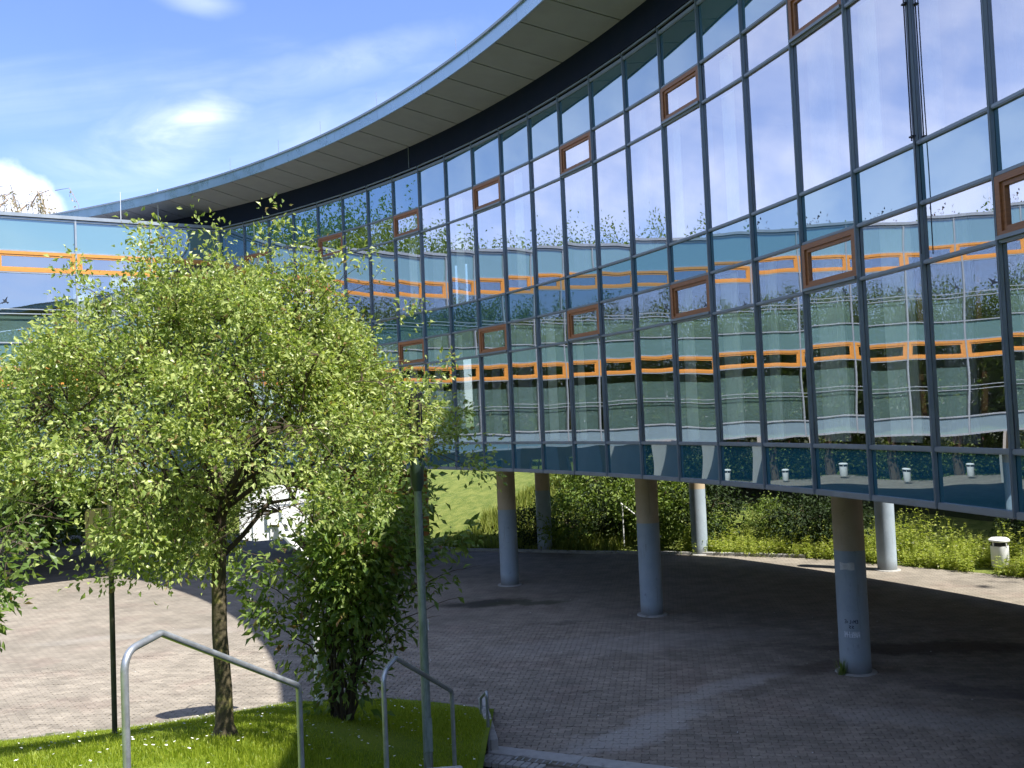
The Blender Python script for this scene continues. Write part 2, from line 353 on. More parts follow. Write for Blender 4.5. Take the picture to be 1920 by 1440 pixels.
PAV_ROT = R_(-9); PL, PW = 0.225, 0.1125
def pavermat(name, joints):
    m, N = mat(name)
    geo = N.add('ShaderNodeNewGeometry'); P = geo.outputs['Position']; oi = N.add('ShaderNodeObjectInfo')
    big = N.noise(P, 0.32, 6, 0.6).outputs['Fac']; mid = N.noise(P, 1.7, 6, 0.65).outputs['Fac']; fine = N.noise(P, 75, 4, 0.7).outputs['Fac']
    c = N.mix(N.ramp(big, 0.35, 0.65), (0.222, 0.198, 0.165), (0.264, 0.234, 0.195))
    c = N.mix(N.ramp(N.noise(P, 0.8, 3).outputs['Fac'], 0.5, 0.7, 0, 0.4), c, (0.225, 0.175, 0.148))
    hgt = None
    if joints:
        mp = N.add('ShaderNodeMapping', {'Vector': P, 'Rotation': (0, 0, -PAV_ROT)})
        br = N.add('ShaderNodeTexBrick', {'Vector': mp.outputs[0], 'Scale': 1.0, 'Mortar Size': 0.006, 'Mortar Smooth': 0.2, 'Brick Width': PL, 'Row Height': PW,
                                          'Color1': (0.93, 0.93, 0.93), 'Color2': (1.06, 1.06, 1.06), 'Mortar': (0.5, 0.5, 0.5)})
        c = N.mix(1.0, c, br.outputs['Color'], 'MULTIPLY'); hgt = br.outputs['Fac']
    else:
        r = N.math('FRACT', N.math('ADD', geo.outputs['Random Per Island'], oi.outputs['Random']))
        f = N.ramp(r, 0, 1, 0.87, 1.11)
        c = N.mix(1.0, c, N.add('ShaderNodeCombineColor', {0: f, 1: f, 2: f}).outputs[0], 'MULTIPLY')
        lo = N.add('ShaderNodeSeparateXYZ', {0: P}).outputs[2]
        c = N.mix(N.ramp(lo, -0.010, -0.003, 0.75, 0.0), c, (0.035, 0.035, 0.03))
    c = N.mix(1.0, c, N.mix(N.ramp(mid, 0.3, 0.7), (0.80, 0.80, 0.80), (1.14, 1.14, 1.14)), 'MULTIPLY')
    c = N.mix(1.0, c, N.mix(N.ramp(fine, 0.3, 0.7), (0.86, 0.86, 0.86), (1.12, 1.12, 1.12)), 'MULTIPLY')
    # dark stains: dirt that lies on the stones
    wob = N.noise(P, 1.1, 6, 0.7).outputs['Color']
    Pw = N.vmath('ADD', P, N.vmath('MULTIPLY', N.vmath('SUBTRACT', wob, (0.5, 0.5, 0.5)), (1.6, 1.6, 0)))
    def spot(cx, cy, rx, ry, rot, lo=0.4, hi=1.0):
        mp = N.add('ShaderNodeMapping', {'Vector': Pw, 'Location': (cx, cy, 0), 'Rotation': (0, 0, rot), 'Scale': (rx, ry, 1e6)}, vector_type='TEXTURE')
        # flatten z
        q = N.vmath('MULTIPLY', mp.outputs[0], (1, 1, 0))
        return N.ramp(N.vmath('LENGTH', q), lo, hi, 1.0, 0.0)
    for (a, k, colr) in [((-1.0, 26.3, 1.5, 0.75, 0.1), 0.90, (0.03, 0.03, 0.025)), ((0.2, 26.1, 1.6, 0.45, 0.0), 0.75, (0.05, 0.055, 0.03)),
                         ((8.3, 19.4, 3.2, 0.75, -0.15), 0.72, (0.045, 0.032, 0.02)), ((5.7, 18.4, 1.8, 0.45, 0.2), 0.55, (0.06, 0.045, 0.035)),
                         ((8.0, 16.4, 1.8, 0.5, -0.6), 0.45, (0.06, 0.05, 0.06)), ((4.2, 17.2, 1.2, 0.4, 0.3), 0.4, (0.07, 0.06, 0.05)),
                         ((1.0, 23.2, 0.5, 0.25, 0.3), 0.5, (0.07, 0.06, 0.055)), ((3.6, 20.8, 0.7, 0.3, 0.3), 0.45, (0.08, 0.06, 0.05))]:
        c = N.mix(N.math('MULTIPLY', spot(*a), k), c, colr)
    for a, k in [((1.8, 15.3, 2.4, 0.55, 0.75), 0.8), ((3.6, 17.4, 2.2, 0.4, 0.6), 0.55), ((6.5, 15.0, 2.6, 0.7, -0.5), 0.4), ((2.5, 21.0, 4.5, 1.2, 0.1), 0.3), ((-9.5, 24.0, 3.5, 0.5, 0.15), 0.25)]:  # pale trail and paler patches over the paving
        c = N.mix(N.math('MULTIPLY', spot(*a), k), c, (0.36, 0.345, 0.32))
    b = N.add('ShaderNodeBsdfPrincipled', {'Base Color': c, 'Roughness': 0.88, 'Specular IOR Level': 0.3})
    bp = N.add('ShaderNodeBump', {'Height': fine, 'Strength': 0.35, 'Distance': 0.006})
    if hgt is not None:
        bp2 = N.add('ShaderNodeBump', {'Height': N.math('SUBTRACT', 1.0, hgt), 'Strength': 0.8, 'Distance': 0.01, 'Normal': bp.outputs[0]}); N.set(b, 'Normal', bp2.outputs[0])
    else: N.set(b, 'Normal', bp.outputs[0])
    finish(N, b.outputs[0]); return m
M['paver'] = pavermat('concrete_paver', False)
M['paving'] = pavermat('paving_far', True)

def columnmat():
    m, N = mat('painted_column')
    P = N.add('ShaderNodeNewGeometry').outputs['Position']
    sp = N.add('ShaderNodeSeparateXYZ', {0: P})
    n = N.noise(P, 2.2, 6, 0.65).outputs['Fac']; f = N.noise(P, 30, 4, 0.6).outputs['Fac']
    low = N.mix(N.ramp(n, 0.3, 0.7), (0.29, 0.36, 0.43), (0.35, 0.42, 0.485))
    up = N.mix(N.ramp(n, 0.3, 0.7), (0.46, 0.37, 0.25), (0.53, 0.44, 0.32))
    c = N.mix(N.math('GREATER_THAN', sp.outputs[2], 2.28), low, up)
    c = N.mix(N.ramp(N.noise(P, 6, 6, 0.7).outputs['Fac'], 0.60, 0.70, 0, 0.35), c, (0.10, 0.10, 0.10))
    c = N.mix(N.ramp(N.math('ADD', sp.outputs[2], N.math('MULTIPLY', n, -0.35)), -0.22, 0.18, 0.8, 0.0), c, (0.11, 0.105, 0.09))
    c = N.mix(N.ramp(N.noise(N.vmath('MULTIPLY', P, (1, 1, 0.12)), 9, 4, 0.6).outputs['Fac'], 0.58, 0.72, 0, 0.3), c, (0.16, 0.14, 0.11))
    b = N.add('ShaderNodeBsdfPrincipled', {'Base Color': c, 'Roughness': 0.62})
    N.set(b, 'Normal', N.add('ShaderNodeBump', {'Height': f, 'Strength': 0.2, 'Distance': 0.006}).outputs[0])
    finish(N, b.outputs[0]); return m
M['column'] = columnmat()
def lampmat():
    m, N = mat('galvanised_lamp_post')
    P = N.add('ShaderNodeNewGeometry').outputs['Position']; sp = N.add('ShaderNodeSeparateXYZ', {0: P})
    mp = N.add('ShaderNodeMapping', {'Vector': P, 'Scale': (1, 1, 0.25)})
    n = N.noise(mp.outputs[0], 18, 6, 0.7).outputs['Fac']
    c = N.mix(N.ramp(n, 0.35, 0.65), (0.16, 0.21, 0.20), (0.28, 0.34, 0.33))
    c = N.mix(N.ramp(N.noise(mp.outputs[0], 7, 6, 0.7).outputs['Fac'], 0.52, 0.66, 0, 0.6), c, (0.14, 0.19, 0.15))
    c = N.mix(N.ramp(N.math('ADD', sp.outputs[2], N.math('MULTIPLY', n, 0.5)), 1.45, 2.0, 0.85, 0.0), c, (0.14, 0.085, 0.05))
    b = N.add('ShaderNodeBsdfPrincipled', {'Base Color': c, 'Roughness': 0.5, 'Metallic': 0.35})
    finish(N, b.outputs[0]); return m
M['lamp'] = lampmat()
M['lampgreen'] = simple('green_lamp_collar', (0.045, 0.075, 0.065), 0.4, 0.1, 0.15, 6)

# ------------------------------------------------------------------ dimensions of the building
AC = Vector((-30.719, 3.854)); AR = 36.763; TH0, DTH = R_(60.8045), R_(2.10399)
ZH, Z1, Z2, Z3, Z4, Z5, Z6, ZB = 12.349, 11.267, 10.538, 8.217, 7.458, 6.722, 4.406, 3.714
ZSI, ZSO, ZRT = 13.10, 13.30, 13.60; RO, RI, RREAR = 34.885, 36.66, 48.25
I0, I1 = -13, 18
def apt(a, r=AR, z=0.0): return Vector((AC.x + r * math.sin(a), AC.y + r * math.cos(a), z))
def ang(i): return TH0 + DTH * i
CORNER = apt(ang(I0))
WD = Vector((-0.852501, -0.522726)); WN = Vector((0.522726, -0.852501))   # along the wing (leftwards), outwards of the wing
def wpt(t, out=0.0, z=0.0): return Vector((CORNER.x + WD.x * t + WN.x * out, CORNER.y + WD.y * t + WN.y * out, z))

# ------------------------------------------------------------------ setting: ground
def ground():
    b = MB(); n = 64
    b.add([(1800 * math.cos(2 * PI * k / n), 1800 * math.sin(2 * PI * k / n), -0.08) for k in range(n)], [tuple(range(n))])
    kind(b.build('ground', M['soil']), 'structure')
ground()
# kerb line of the lawn, seen from above (left to right, then towards the camera)
KERB = [(-24.0, 15.6), (-13.0, 15.55), (-8.72, 15.89), (-6.35, 16.42), (-5.46, 16.78), (-4.13, 17.40), (-2.39, 17.38), (-0.76, 16.62), (-0.50, 14.55)]
def plaza_edge(a):   # rear edge of the paving as radius about the arc centre, by angle
    xs = [0, 20, 40.6, 47, 51.3, 55.1, 63, 75, 100, 140]; ys = [47, 45.5, 43.7, 45.4, 47.3, 48.9, 50.2, 51.0, 52, 52]
    return float(np.interp(math.degrees(a), xs, ys))
def plaza():
    pts = []
    for k in range(0, 61):
        a = R_(-5 + k * 1.9); r = plaza_edge(a); p = apt(a, r); pts.append((p.x, p.y))
    pts += [(12.0, 3.0), (2.2, 11.8)] + [(-0.50, 14.55)] + list(reversed(KERB[:-1])) + [(-30, 14.0), (-58, 14.0)]
    pts += [tuple(wpt(60, -24))[:2], tuple(wpt(20, -24))[:2], tuple(wpt(12, -26))[:2], tuple(wpt(2, -20))[:2]]
    b = MB(); b.add([(x, y, -0.012) for x, y in pts], [tuple(range(len(pts) - 1, -1, -1))])
    return kind(b.build('plaza', M['paving']), 'structure')
PLAZA = plaza()

def in_poly(x, y, poly):
    ins = np.zeros(x.shape, bool); n = len(poly); j = n - 1
    for i in range(n):
        xi, yi = poly[i]; xj, yj = poly[j]
        c = ((yi > y) != (yj > y)) & (x < (xj - xi) * (y - yi) / (yj - yi + 1e-12) + xi)
        ins ^= c; j = i
    return ins
COLS = [(-8.88, 28.86), (-1.2, 29.0), (3.4, 23.6), (6.1, 17.8)]   # overwritten below with exact places
LAWN = KERB + [(-0.50, 13.9), (-0.50, 1.0), (-1.2, -25.0), (-24, -25.0)]
def paver_outline():
    """interlocking wavy stone: long edges zigzag with half the stone's length as period"""
    g = 0.0038; L2, W2, z = PL / 2 - g, PW / 2 - g, 0.018
    top = [(-L2, W2 - z), (-L2 / 2, W2 + z - 0.004), (0, W2 - z), (L2 / 2, W2 + z - 0.004), (L2, W2 - z)]
    xs = [-L2, -L2 / 2, 0, L2 / 2, L2]
    up = [z, -z, z, -z, z]
    ring = [(x, -W2 + u * 0.8) for x, u in zip(xs, up)] + [(x, W2 + u * 0.8) for x, u in zip(reversed(xs), reversed(up))]
    return ring
def pavers():
    ring = np.array(paver_outline()); n = len(ring)
    inner = ring * np.array([1 - 0.009 / PL * 1.0, 1 - 0.016 / PW * 1.0])
    prof = np.concatenate([np.c_[ring, np.full(n, -0.013)], np.c_[ring, np.full(n, -0.004)], np.c_[inner, np.zeros(n)]])
    faces = []
    for k in range(2):
        for i in range(n): j = (i + 1) % n; faces.append((k * n + i, k * n + j, (k + 1) * n + j, (k + 1) * n + i))
    # top: five strips of quads
    for i in range(4): faces.append((2 * n + i, 2 * n + i + 1, 2 * n + 8 - i, 2 * n + 9 - i))
    # grid
    ca, sa = math.cos(PAV_ROT), math.sin(PAV_ROT)
    rows = np.arange(-40, 260); cols = np.arange(-70, 90)
    rr, cc = np.meshgrid(rows, cols, indexing='ij')
    u = cc.ravel() * PL + (rr.ravel() % 2) * PL / 2; v = rr.ravel() * PW
    x = u * ca - v * sa; y = u * sa + v * ca + 0.0
    dist = np.hypot(x, y)
    ok = (dist < 23.5) & (y > 12.2) & (np.abs(x) < 0.565 * y + 0.4)
    ok &= ~in_poly(x, y, LAWN)
    # strip slab and steps in front
    sx = (x + 0.47) * 0.903 + (y - 14.72) * -0.43; sy = (x + 0.47) * 0.43 + (y - 14.72) * 0.903
    ok &= ~((sx > -0.4) & (sx < 2.85) & (sy < 0.07))
    for cx, cy in COLS: ok &= np.hypot(x - cx, y - cy) > 0.33
    x, y = x[ok], y[ok]; dist = np.hypot(x, y)
    order = np.argsort(dist); x, y = x[order], y[order]
    me = None
    NI = 300
    jz = rng.normal(0, 0.0016, len(x)); tx = rng.normal(0, 0.007, (len(x), 2)); ja = rng.normal(0, 0.008, len(x))
    pm = fast_mesh('paver', prof, [i for f in faces for i in f], [len(f) for f in faces]); pm.materials.append(M['paver'])
    for k in range(NI):
        o = put('paver', pm, PLAZA, (x[k], y[k], jz[k]), PAV_ROT + ja[k]); o.rotation_euler = (tx[k, 0], tx[k, 1], PAV_ROT + ja[k])
    x, y, jz, tx, ja = x[NI:], y[NI:], jz[NI:], tx[NI:], ja[NI:] + PAV_ROT
    cnt = len(x); c_, s_ = np.cos(ja)[:, None], np.sin(ja)[:, None]
    px, py, pz = prof[:, 0][None], prof[:, 1][None], prof[:, 2][None]
    V = np.stack([px * c_ - py * s_ + x[:, None], px * s_ + py * c_ + y[:, None], pz + jz[:, None] + px * tx[:, :1] + py * tx[:, 1:]], 2).reshape(-1, 3)
    F = np.array([i for f in faces for i in f]); nv = len(prof)
    Lp = (F[None] + (np.arange(cnt) * nv)[:, None]).ravel(); S = np.tile([len(f) for f in faces], cnt)
    me = fast_mesh('pavers', V, Lp, S); me.materials.append(M['paver'])
    kind(put('paving_stones', me, PLAZA), 'stuff')
    print('pavers', cnt)

# ------------------------------------------------------------------ lawn with bank, hillside
KX, KY = [p[0] for p in KERB[:-1]], [p[1] for p in KERB[:-1]]
def bank_h(x, y):
    yk = np.interp(x, KX, KY); sl = np.interp(x, [-4, -3.06, -2.27, -0.9], [0.247, 0.243, 0.207, 0.166])
    return 0.02 + np.clip(yk - np.maximum(y, 6.7), 0, 20) * sl
def lawn():
    b = MB(); xs = np.linspace(-24, -0.55, 80); ys = np.linspace(-25, 17.4, 110)
    poly = [(x, y - 0.10) for x, y in KERB[:-2]] + [(-0.86, 16.5), (-0.6, 14.5), (-0.6, 1.0), (-0.6, -25.5), (-24.2, -25.5)]
    X, Y = np.meshgrid(xs, ys, indexing='ij')
    def top(x): return float(np.interp(x, [p[0] for p in KERB[:-1]], [p[1] for p in KERB[:-1]])) - 0.08
    verts = []; nx, ny = len(xs), len(ys)
    for x in xs:
        t = top(x)
        for y in ys:
            yy = -25 + (y + 25) / 42.4 * (t + 25)
            h = float(bank_h(x, yy)) + 0.02 * math.sin(x * 2.1 + yy) + 0.03 * math.sin(x * .7 - yy * 1.3)
            verts.append((x, yy, h))
    fs = [(i * ny + j, (i + 1) * ny + j, (i + 1) * ny + j + 1, i * ny + j + 1) for i in range(nx - 1) for j in range(ny - 1)]
    b.add(verts, fs); o = kind(b.build('lawn', M['turf'], smooth=True), 'structure')
    # upper terrace the photographer stands on, right of the lawn
    b = MB(); ys = [(-25, 3.4), (2.83, 3.4)]
    b.add([(-0.55, -60, 3.38), (30, -60, 3.38), (30, 1.5, 3.38), (2.2, 1.5, 3.38), (-0.55, 1.5, 3.38)], [(0, 1, 2, 3, 4)])
    b.add([(30, 1.5, 3.38), (2.2, 1.5, 3.38), (2.2, 1.5, -0.05), (30, 1.5, -0.05)], [(0, 1, 2, 3)])
    kind(b.build('upper_terrace', M['turf']), 'structure')
    # grass blades
    n = 260000
    x = rng.uniform(-9.0, -0.62, n); y = rng.uniform(3.6, 17.3, n)
    xs_k = [p[0] for p in KERB[:-1]]; ys_k = [p[1] for p in KERB[:-1]]
    ok = (y < np.interp(x, xs_k, ys_k) - 0.1) & (x < -0.56) & (x > -0.56 * y - 0.3) & (x < -0.02 * y)
    kx = np.interp(y, [14.55, 16.62], [-0.60, -0.86]); ok &= (x < kx)
    x, y = x[ok], y[ok]; n = len(x); z = bank_h(x, y)
    tall = np.where(rng.random(n) < 0.06, 1.7, 1.0)
    h = rng.uniform(0.025, 0.065, n) * tall; a = rng.uniform(0, 2 * PI, n); w = rng.uniform(0.003, 0.006, n); lean = rng.uniform(0.1, 0.8, n) * h; la = rng.uniform(0, 2 * PI, n)
    dx, dy = np.cos(a) * w, np.sin(a) * w; lx, ly = np.cos(la) * lean, np.sin(la) * lean
    V = np.stack([np.c_[x - dx, y - dy, z - 0.03], np.c_[x + dx, y + dy, z - 0.03], np.c_[x + dx * .7 + lx * .4, y + dy * .7 + ly * .4, z + h * .6],
                  np.c_[x - dx * .7 + lx * .4, y - dy * .7 + ly * .4, z + h * .6], np.c_[x + lx, y + ly, z + h]], 1).reshape(-1, 3)
    o5 = (np.arange(n) * 5)[:, None]
    Lp = (np.array([0, 1, 2, 3, 3, 2, 4])[None] + o5).ravel(); S = np.tile([4, 3], n)
    me = fast_mesh('lawn_grass', V, Lp, S); me.materials.append(M['grass'])
    kind(put('lawn_grass', me), 'stuff')
    # daisies
    n = 700; tt = rng.random(n); y = 16.6 - tt ** 1.3 * 10; x = -y * rng.beta(1.6, 1.5, n) * 0.5 - 0.4
    keep = (np.sin(x * 3.1 + y) * np.sin(y * 2.3 - x) > -0.15); x, y = x[keep], y[keep]
    kx = np.interp(y, [14.55, 16.62], [-0.62, -0.9]); ok = (y < np.interp(x, xs_k, ys_k) - 0.25) & (x < kx)
    b = MB(); b2 = []
    for xx, yy in zip(x[ok], y[ok]):
        zz = float(bank_h(xx, yy)) + random.uniform(0.06, 0.10); r = random.uniform(0.012, 0.02); tx, ty = random.uniform(-.4, .4), random.uniform(-.5, .1)
        ring = [(xx + r * math.cos(k * PI / 4) * (1 if k % 2 else .7), yy + r * math.sin(k * PI / 4) * (1 if k % 2 else .7), zz + r * (math.cos(k * PI / 4) * tx + math.sin(k * PI / 4) * ty)) for k in range(8)]
        b.add(ring + [(xx, yy, zz - 0.006)], [(k, (k + 1) % 8, 8) for k in range(8)])
    kind(b.build('daisies', M['petal']), 'stuff')
lawn()
def hill_h(x, y):
    dx, dy = x - AC.x, y - AC.y; r = np.hypot(dx, dy); a = np.degrees(np.arctan2(dx, dy))
    e = np.interp(a, [0, 20, 40.6, 47, 51.3, 55.1, 63, 75, 100, 140], [47, 45.5, 43.7, 45.4, 47.3, 48.9, 50.2, 51.0, 52, 52])
    slope = np.interp(a, [0, 30, 44, 50, 60, 90], [0.10, 0.22, 0.30, 0.26, 0.16, 0.12])
    u = np.clip(r - e, 0, None)
    return np.where(u > 0, 0.02 + np.minimum(u, 26) * slope * np.clip(u / 2.5, 0.25, 1) + np.clip(u - 26, 0, 60) * 0.05, -0.5)
def hillside():
    b = MB(); na, nr = 70, 44
    verts = []; mats = []
    for i in range(na + 1):
        a = R_(-4 + 112 * i / na); e = plaza_edge(a)
        for j in range(nr + 1):
            u = 0.0 + (j / nr) ** 1.8 * 110; p = apt(a, e + u)
            h = float(hill_h(p.x, p.y)) if u > 0 else -0.03
            verts.append((p.x, p.y, h + (0.06 * math.sin(p.x * 1.7) * math.sin(p.y * 1.3) if u > 0.5 else 0)))
    fs = [(i * (nr + 1) + j, i * (nr + 1) + j + 1, (i + 1) * (nr + 1) + j + 1, (i + 1) * (nr + 1) + j) for i in range(na) for j in range(nr)]
    b.add(verts, fs); mi = [1 if (-4 + 112 * i / na > 46.5 and j > 7) else 0 for i in range(na) for j in range(nr)]; b.m = mi
    kind(b.build('hillside', [M['meadow'], M['soil']], smooth=True), 'structure')
hillside()
def rear_lawn():
    b = MB(); q = [wpt(70, -22), wpt(-4, -17.5), wpt(-6, -60), wpt(70, -60)]
    b.add([(p.x, p.y, -0.03) for p in q], [(0, 1, 2, 3)]); kind(b.build('rear_lawn', M['meadow']), 'structure')
    b = MB(); b.add([(-62, 14.0, -0.02), (-24, 14.0, -0.02), (-24, -30, -0.02), (-80, -30, -0.02)], [(3, 2, 1, 0)]); kind(b.build('side_lawn', M['turf']), 'structure')
rear_lawn()

# ------------------------------------------------------------------ curved glass building
BLD = thing('school_building', 'long concave glass school building with overhanging roof, raised on round columns', 'building', apt(ang(0)))
BL = BLD.location.copy()
def bput(name, me, loc, rz): return put(name, me, BLD, Vector(loc) - BL, rz)
CH = 2 * AR * math.sin(DTH / 2)
def pane_mesh(name, w, z0, z1, m, y=0.0, t=0.012):
    b = MB(); h = (z1 - z0) / 2; b.box((-w / 2, y, -h), (w / 2, y + t, h)); return b.mesh(name, m)
def frame_mb(w, h, t, y0, y1, b=None):
    b = b or MB(); x, z = w / 2, h / 2
    b.box((-x, y0, -z), (x, y1, -z + t)); b.box((-x, y0, z - t), (x, y1, z))
    b.box((-x, y0, -z + t), (-x + t, y1, z - t)); b.box((x - t, y0, -z + t), (x, y1, z - t)); return b
def place(i): a = TH0 + DTH * (i + 0.5); p = apt(a, AR * math.cos(DTH / 2)); return p, -a
def curved_facade():
    mw, th = 0.04, 0.046
    w = CH - 0.02
    rows = [(ZH, Z1, 'spandrel_panel', 'enamel'), (Z1, Z2, 'window_pane', 'glass'), (Z2, Z3, 'window_pane', 'glass'), (Z3, Z4, 'spandrel_panel', 'enamel'),
            (Z4, Z5, 'window_pane', 'glass'), (Z5, Z6, 'window_pane', 'glass'), (Z6, ZB, 'spandrel_panel', 'enamel_low')]
    meshes = [pane_mesh(n, w, zb, zt, M[m]) for zt, zb, n, m in rows]
    vent = {}
    for k in (1, 4):
        zt, zb = rows[k][0], rows[k][1]; h = zt - zb - th
        vent[k] = (frame_mb(CH - mw, h, 0.075, -0.055, 0.05).mesh('vent_window', M['wood']), frame_mb(CH - mw - 0.15, h - 0.15, 0.05, -0.028, 0.04).mesh('sash', M['wood']),
                   MB().box((-(CH - mw) / 2 + 0.01, -0.085, -h / 2 - 0.012), ((CH - mw) / 2 - 0.01, -0.03, -h / 2 + 0.03)).mesh('sill', M['mullion']),
                   pane_mesh('glass', CH - mw - 0.24, -(h - 0.24) / 2, (h - 0.24) / 2, M['glass'], y=0.004))
    for i in range(I0, I1):
        p, rz = place(i)
        for k, (zt, zb, n, m) in enumerate(rows):
            zc = (zt + zb) / 2; loc = (p.x, p.y, zc)
            if k in vent and i % 3 == 0:
                f, s, sl, g = vent[k]
                vo = bput('vent_window', f, loc, rz); put('sash', s, vo); put('sill', sl, vo); put('glass', g, vo)
            else:
                o = bput(n, meshes[k], loc, rz); jx = random.gauss(0, 0.0022); o.rotation_euler = (jx, 0, rz + random.gauss(0, 0.0022))
    # mullions
    b = MB(); b.box((-mw / 2, -0.048, ZB - 0.03), (mw / 2, -0.006, ZH + 0.12)); b.box((-mw / 2 + .006, -0.060, ZB - 0.02), (-0.005, -0.048, ZH + 0.11)); b.box((0.005, -0.060, ZB - 0.02), (mw / 2 - .006, -0.048, ZH + 0.11))
    b.box((-0.025, 0.016, ZB), (0.025, 0.16, ZH)); mm = b.mesh('mullion', M['mullion'])
    for i in range(I0, I1 + 1): p = apt(ang(i)); bput('mullion', mm, (p.x, p.y, 0), -ang(i))
    # transoms: one rail per level, following the facets between mullions
    for z, hh in ((ZH, 0.075), (Z1, 0.052), (Z2, 0.052), (Z3, 0.052), (Z4, 0.052), (Z5, 0.052), (Z6, 0.065), (ZB, 0.085)):
        b = MB()
        for i in range(I0, I1):
            p, rz = place(i); Mt = Matrix.Translation((p.x - BL.x, p.y - BL.y, z)) @ Matrix.Rotation(rz, 4, 'Z'); x = (CH - mw) / 2
            b.box((-x, -0.036, -hh / 2), (x, -0.007, hh / 2), Mt); b.box((-x + .004, -0.044, -hh / 2 + .012), (x - .004, -0.036, hh / 2 - .012), Mt)
            if z not in (ZH, ZB): b.box((-x - .002, 0.018, -hh / 2), (x + .002, 0.12, hh / 2), Mt)
            if z == ZH: b.box((-x, -0.07, 0.085), (x, -0.02, 0.125), Mt)
        b.build('transom', M['mullion'], BLD)
    # bottom edge flashing and underside
    def rr(r, a): return r if r < 44 else r - 48.25 + float(np.interp(math.degrees(a), [30, 44, 51, 55.5, 60], [44.4, 45.2, 47.0, 48.25, 48.25]))
    def ring(name, r0, r1, z0, z1, m, a0, a1, n=64, parent=BLD):
        b = MB(); vs = []
        for k in range(n + 1):
            a = a0 + (a1 - a0) * k / n
            for r, z in ((r0, z0), (r1, z0), (r1, z1), (r0, z1)): q = apt(a, rr(r, a), z) - BL; vs.append(q)
        fs = []
        for k in range(n):
            for e in range(4): f = (e + 1) % 4; fs.append((4 * k + e, 4 * (k + 1) + e, 4 * (k + 1) + f, 4 * k + f))
        fs += [(0, 1, 2, 3), (4 * n + 3, 4 * n + 2, 4 * n + 1, 4 * n)]
        b.add(vs, fs); return b.build(name, m, parent)
    A0, A1 = ang(I0), ang(I1); AL = R_(20)
    ring('underside', AR + 0.05, RREAR, ZB - 0.02, ZB + 0.06, M['soffit'], A0, A1)
    ring('floor_slab', AR + 0.17, RREAR - 0.3, ZB + 0.14, Z6 - 0.05, M['floor_in'], A0, A1)
    ring('floor_slab', AR + 0.17, RREAR - 0.3, Z4 + 0.05, Z3 - 0.05, M['interior'], A0, A1)
    ring('ceiling', AR + 0.17, RREAR - 0.3, Z1 + 0.04, ZH - 0.05, M['interior'], A0, A1)
    ring('rear_wall', RREAR - 0.25, RREAR, ZB + 0.07, Z6 + 0.35, M['frieze'], AL, A1)
    ring('rear_wall', RREAR - 0.25, RREAR, Z4 + 0.1, Z3 + 0.35, M['frieze'], AL, A1)
    ring('rear_wall', RREAR - 0.25, RREAR, Z1 + 0.1, ZRT - 0.2, M['frieze'], AL, A1)
    ring('rear_glazing', RREAR - 0.14, RREAR - 0.12, Z6 + 0.36, Z4 + 0.09, M['clear'], AL, A1)
    ring('rear_glazing', RREAR - 0.14, RREAR - 0.12, Z3 + 0.36, Z1 + 0.09, M['clear'], AL, A1)
    for i in range(I0, I1, 2):
        q = apt(ang(i), RREAR - 0.13 - (48.25 - float(np.interp(math.degrees(ang(i)), [30, 44, 51, 55.5, 60], [44.4, 45.2, 47.0, 48.25, 48.25]))))
        b = MB(); b.box((-0.07, -0.06, Z6 + 0.36), (0.07, 0.05, Z4 + 0.09)); b.box((-0.07, -0.06, Z3 + 0.36), (0.07, 0.05, Z1 + 0.09)); bput('rear_post', b.mesh('rear_post', M['post_in']), (q.x, q.y, 0), -ang(i))
    for k in range(5):      # partition walls between the classrooms
        a = ang(I0 + 3 + k * 6); ring('partition', AR + 0.6, RREAR - 0.5, Z6 - 0.04, Z4 + 0.04, M['interior'], a, a + R_(0.16), 1); ring('partition', AR + 0.6, RREAR - 0.5, Z3 - 0.04, Z1 + 0.03, M['interior'], a, a + R_(0.16), 1)
    ring('end_wall', AR + 0.1, RREAR - 0.3, ZB + 0.08, ZH, M['frieze'], A1, A1 + R_(0.4), 2)
    ring('frieze', RI, RI + 0.25, ZH + 0.13, ZSI + 0.1, M['frieze'], AL, A1 + R_(0.6))
    ring('roof_deck', RO + 0.1, RREAR + 0.3, ZRT - 0.12, ZRT - 0.02, M['roof'], AL, A1 + R_(0.8))
    # soffit panels, each a piece of its own with an open joint
    st = R_(1.922); a = R_(63.30)
    while a > AL + st: a -= st
    fk = 0
    while a < A1 + R_(0.4):
        n = 4; g = 0.019; b = MB(); vs = []
        for k in range(n + 1):
            aa = a + st * k / n
            for r, z in ((RO + 0.04, ZSO), (RI - 0.004, ZSI), (RI - 0.004, ZSI + 0.05), (RO + 0.04, ZSO + 0.05)):
                t = g / r * (1 if k == 0 else -1 if k == n else 0)
                vs.append(apt(aa + t, r, z) - BL)
        fs = [(0, 1, 2, 3), (4 * n + 3, 4 * n + 2, 4 * n + 1, 4 * n)]
        for k in range(n):
            for e in range(4): f = (e + 1) % 4; fs.append((4 * k + e, 4 * (k + 1) + e, 4 * (k + 1) + f, 4 * k + f))
        b.add(vs, fs); b.build('soffit_panel', M['soffit'], BLD)
        if fk % 2 == 0:
            b = MB(); vs = []; n2 = 6; stf = 2 * st
            prof = ((RO + 0.03, ZSO - 0.03), (RO, ZSO - 0.025), (RO - 0.03, ZRT - 0.03), (RO - 0.055, ZRT - 0.03), (RO - 0.055, ZRT), (RO + 0.3, ZRT + 0.015), (RO + 0.3, ZRT - 0.1), (RO + 0.04, ZRT - 0.1))
            npf = len(prof)
            for k in range(n2 + 1):
                for r, z in prof: vs.append(apt(a + stf * k / n2 + (0.003 / r if k == 0 else -0.003 / r if k == n2 else 0), r, z) - BL)
            fs = [tuple(range(npf)), tuple(reversed(range(npf * n2, npf * (n2 + 1))))]
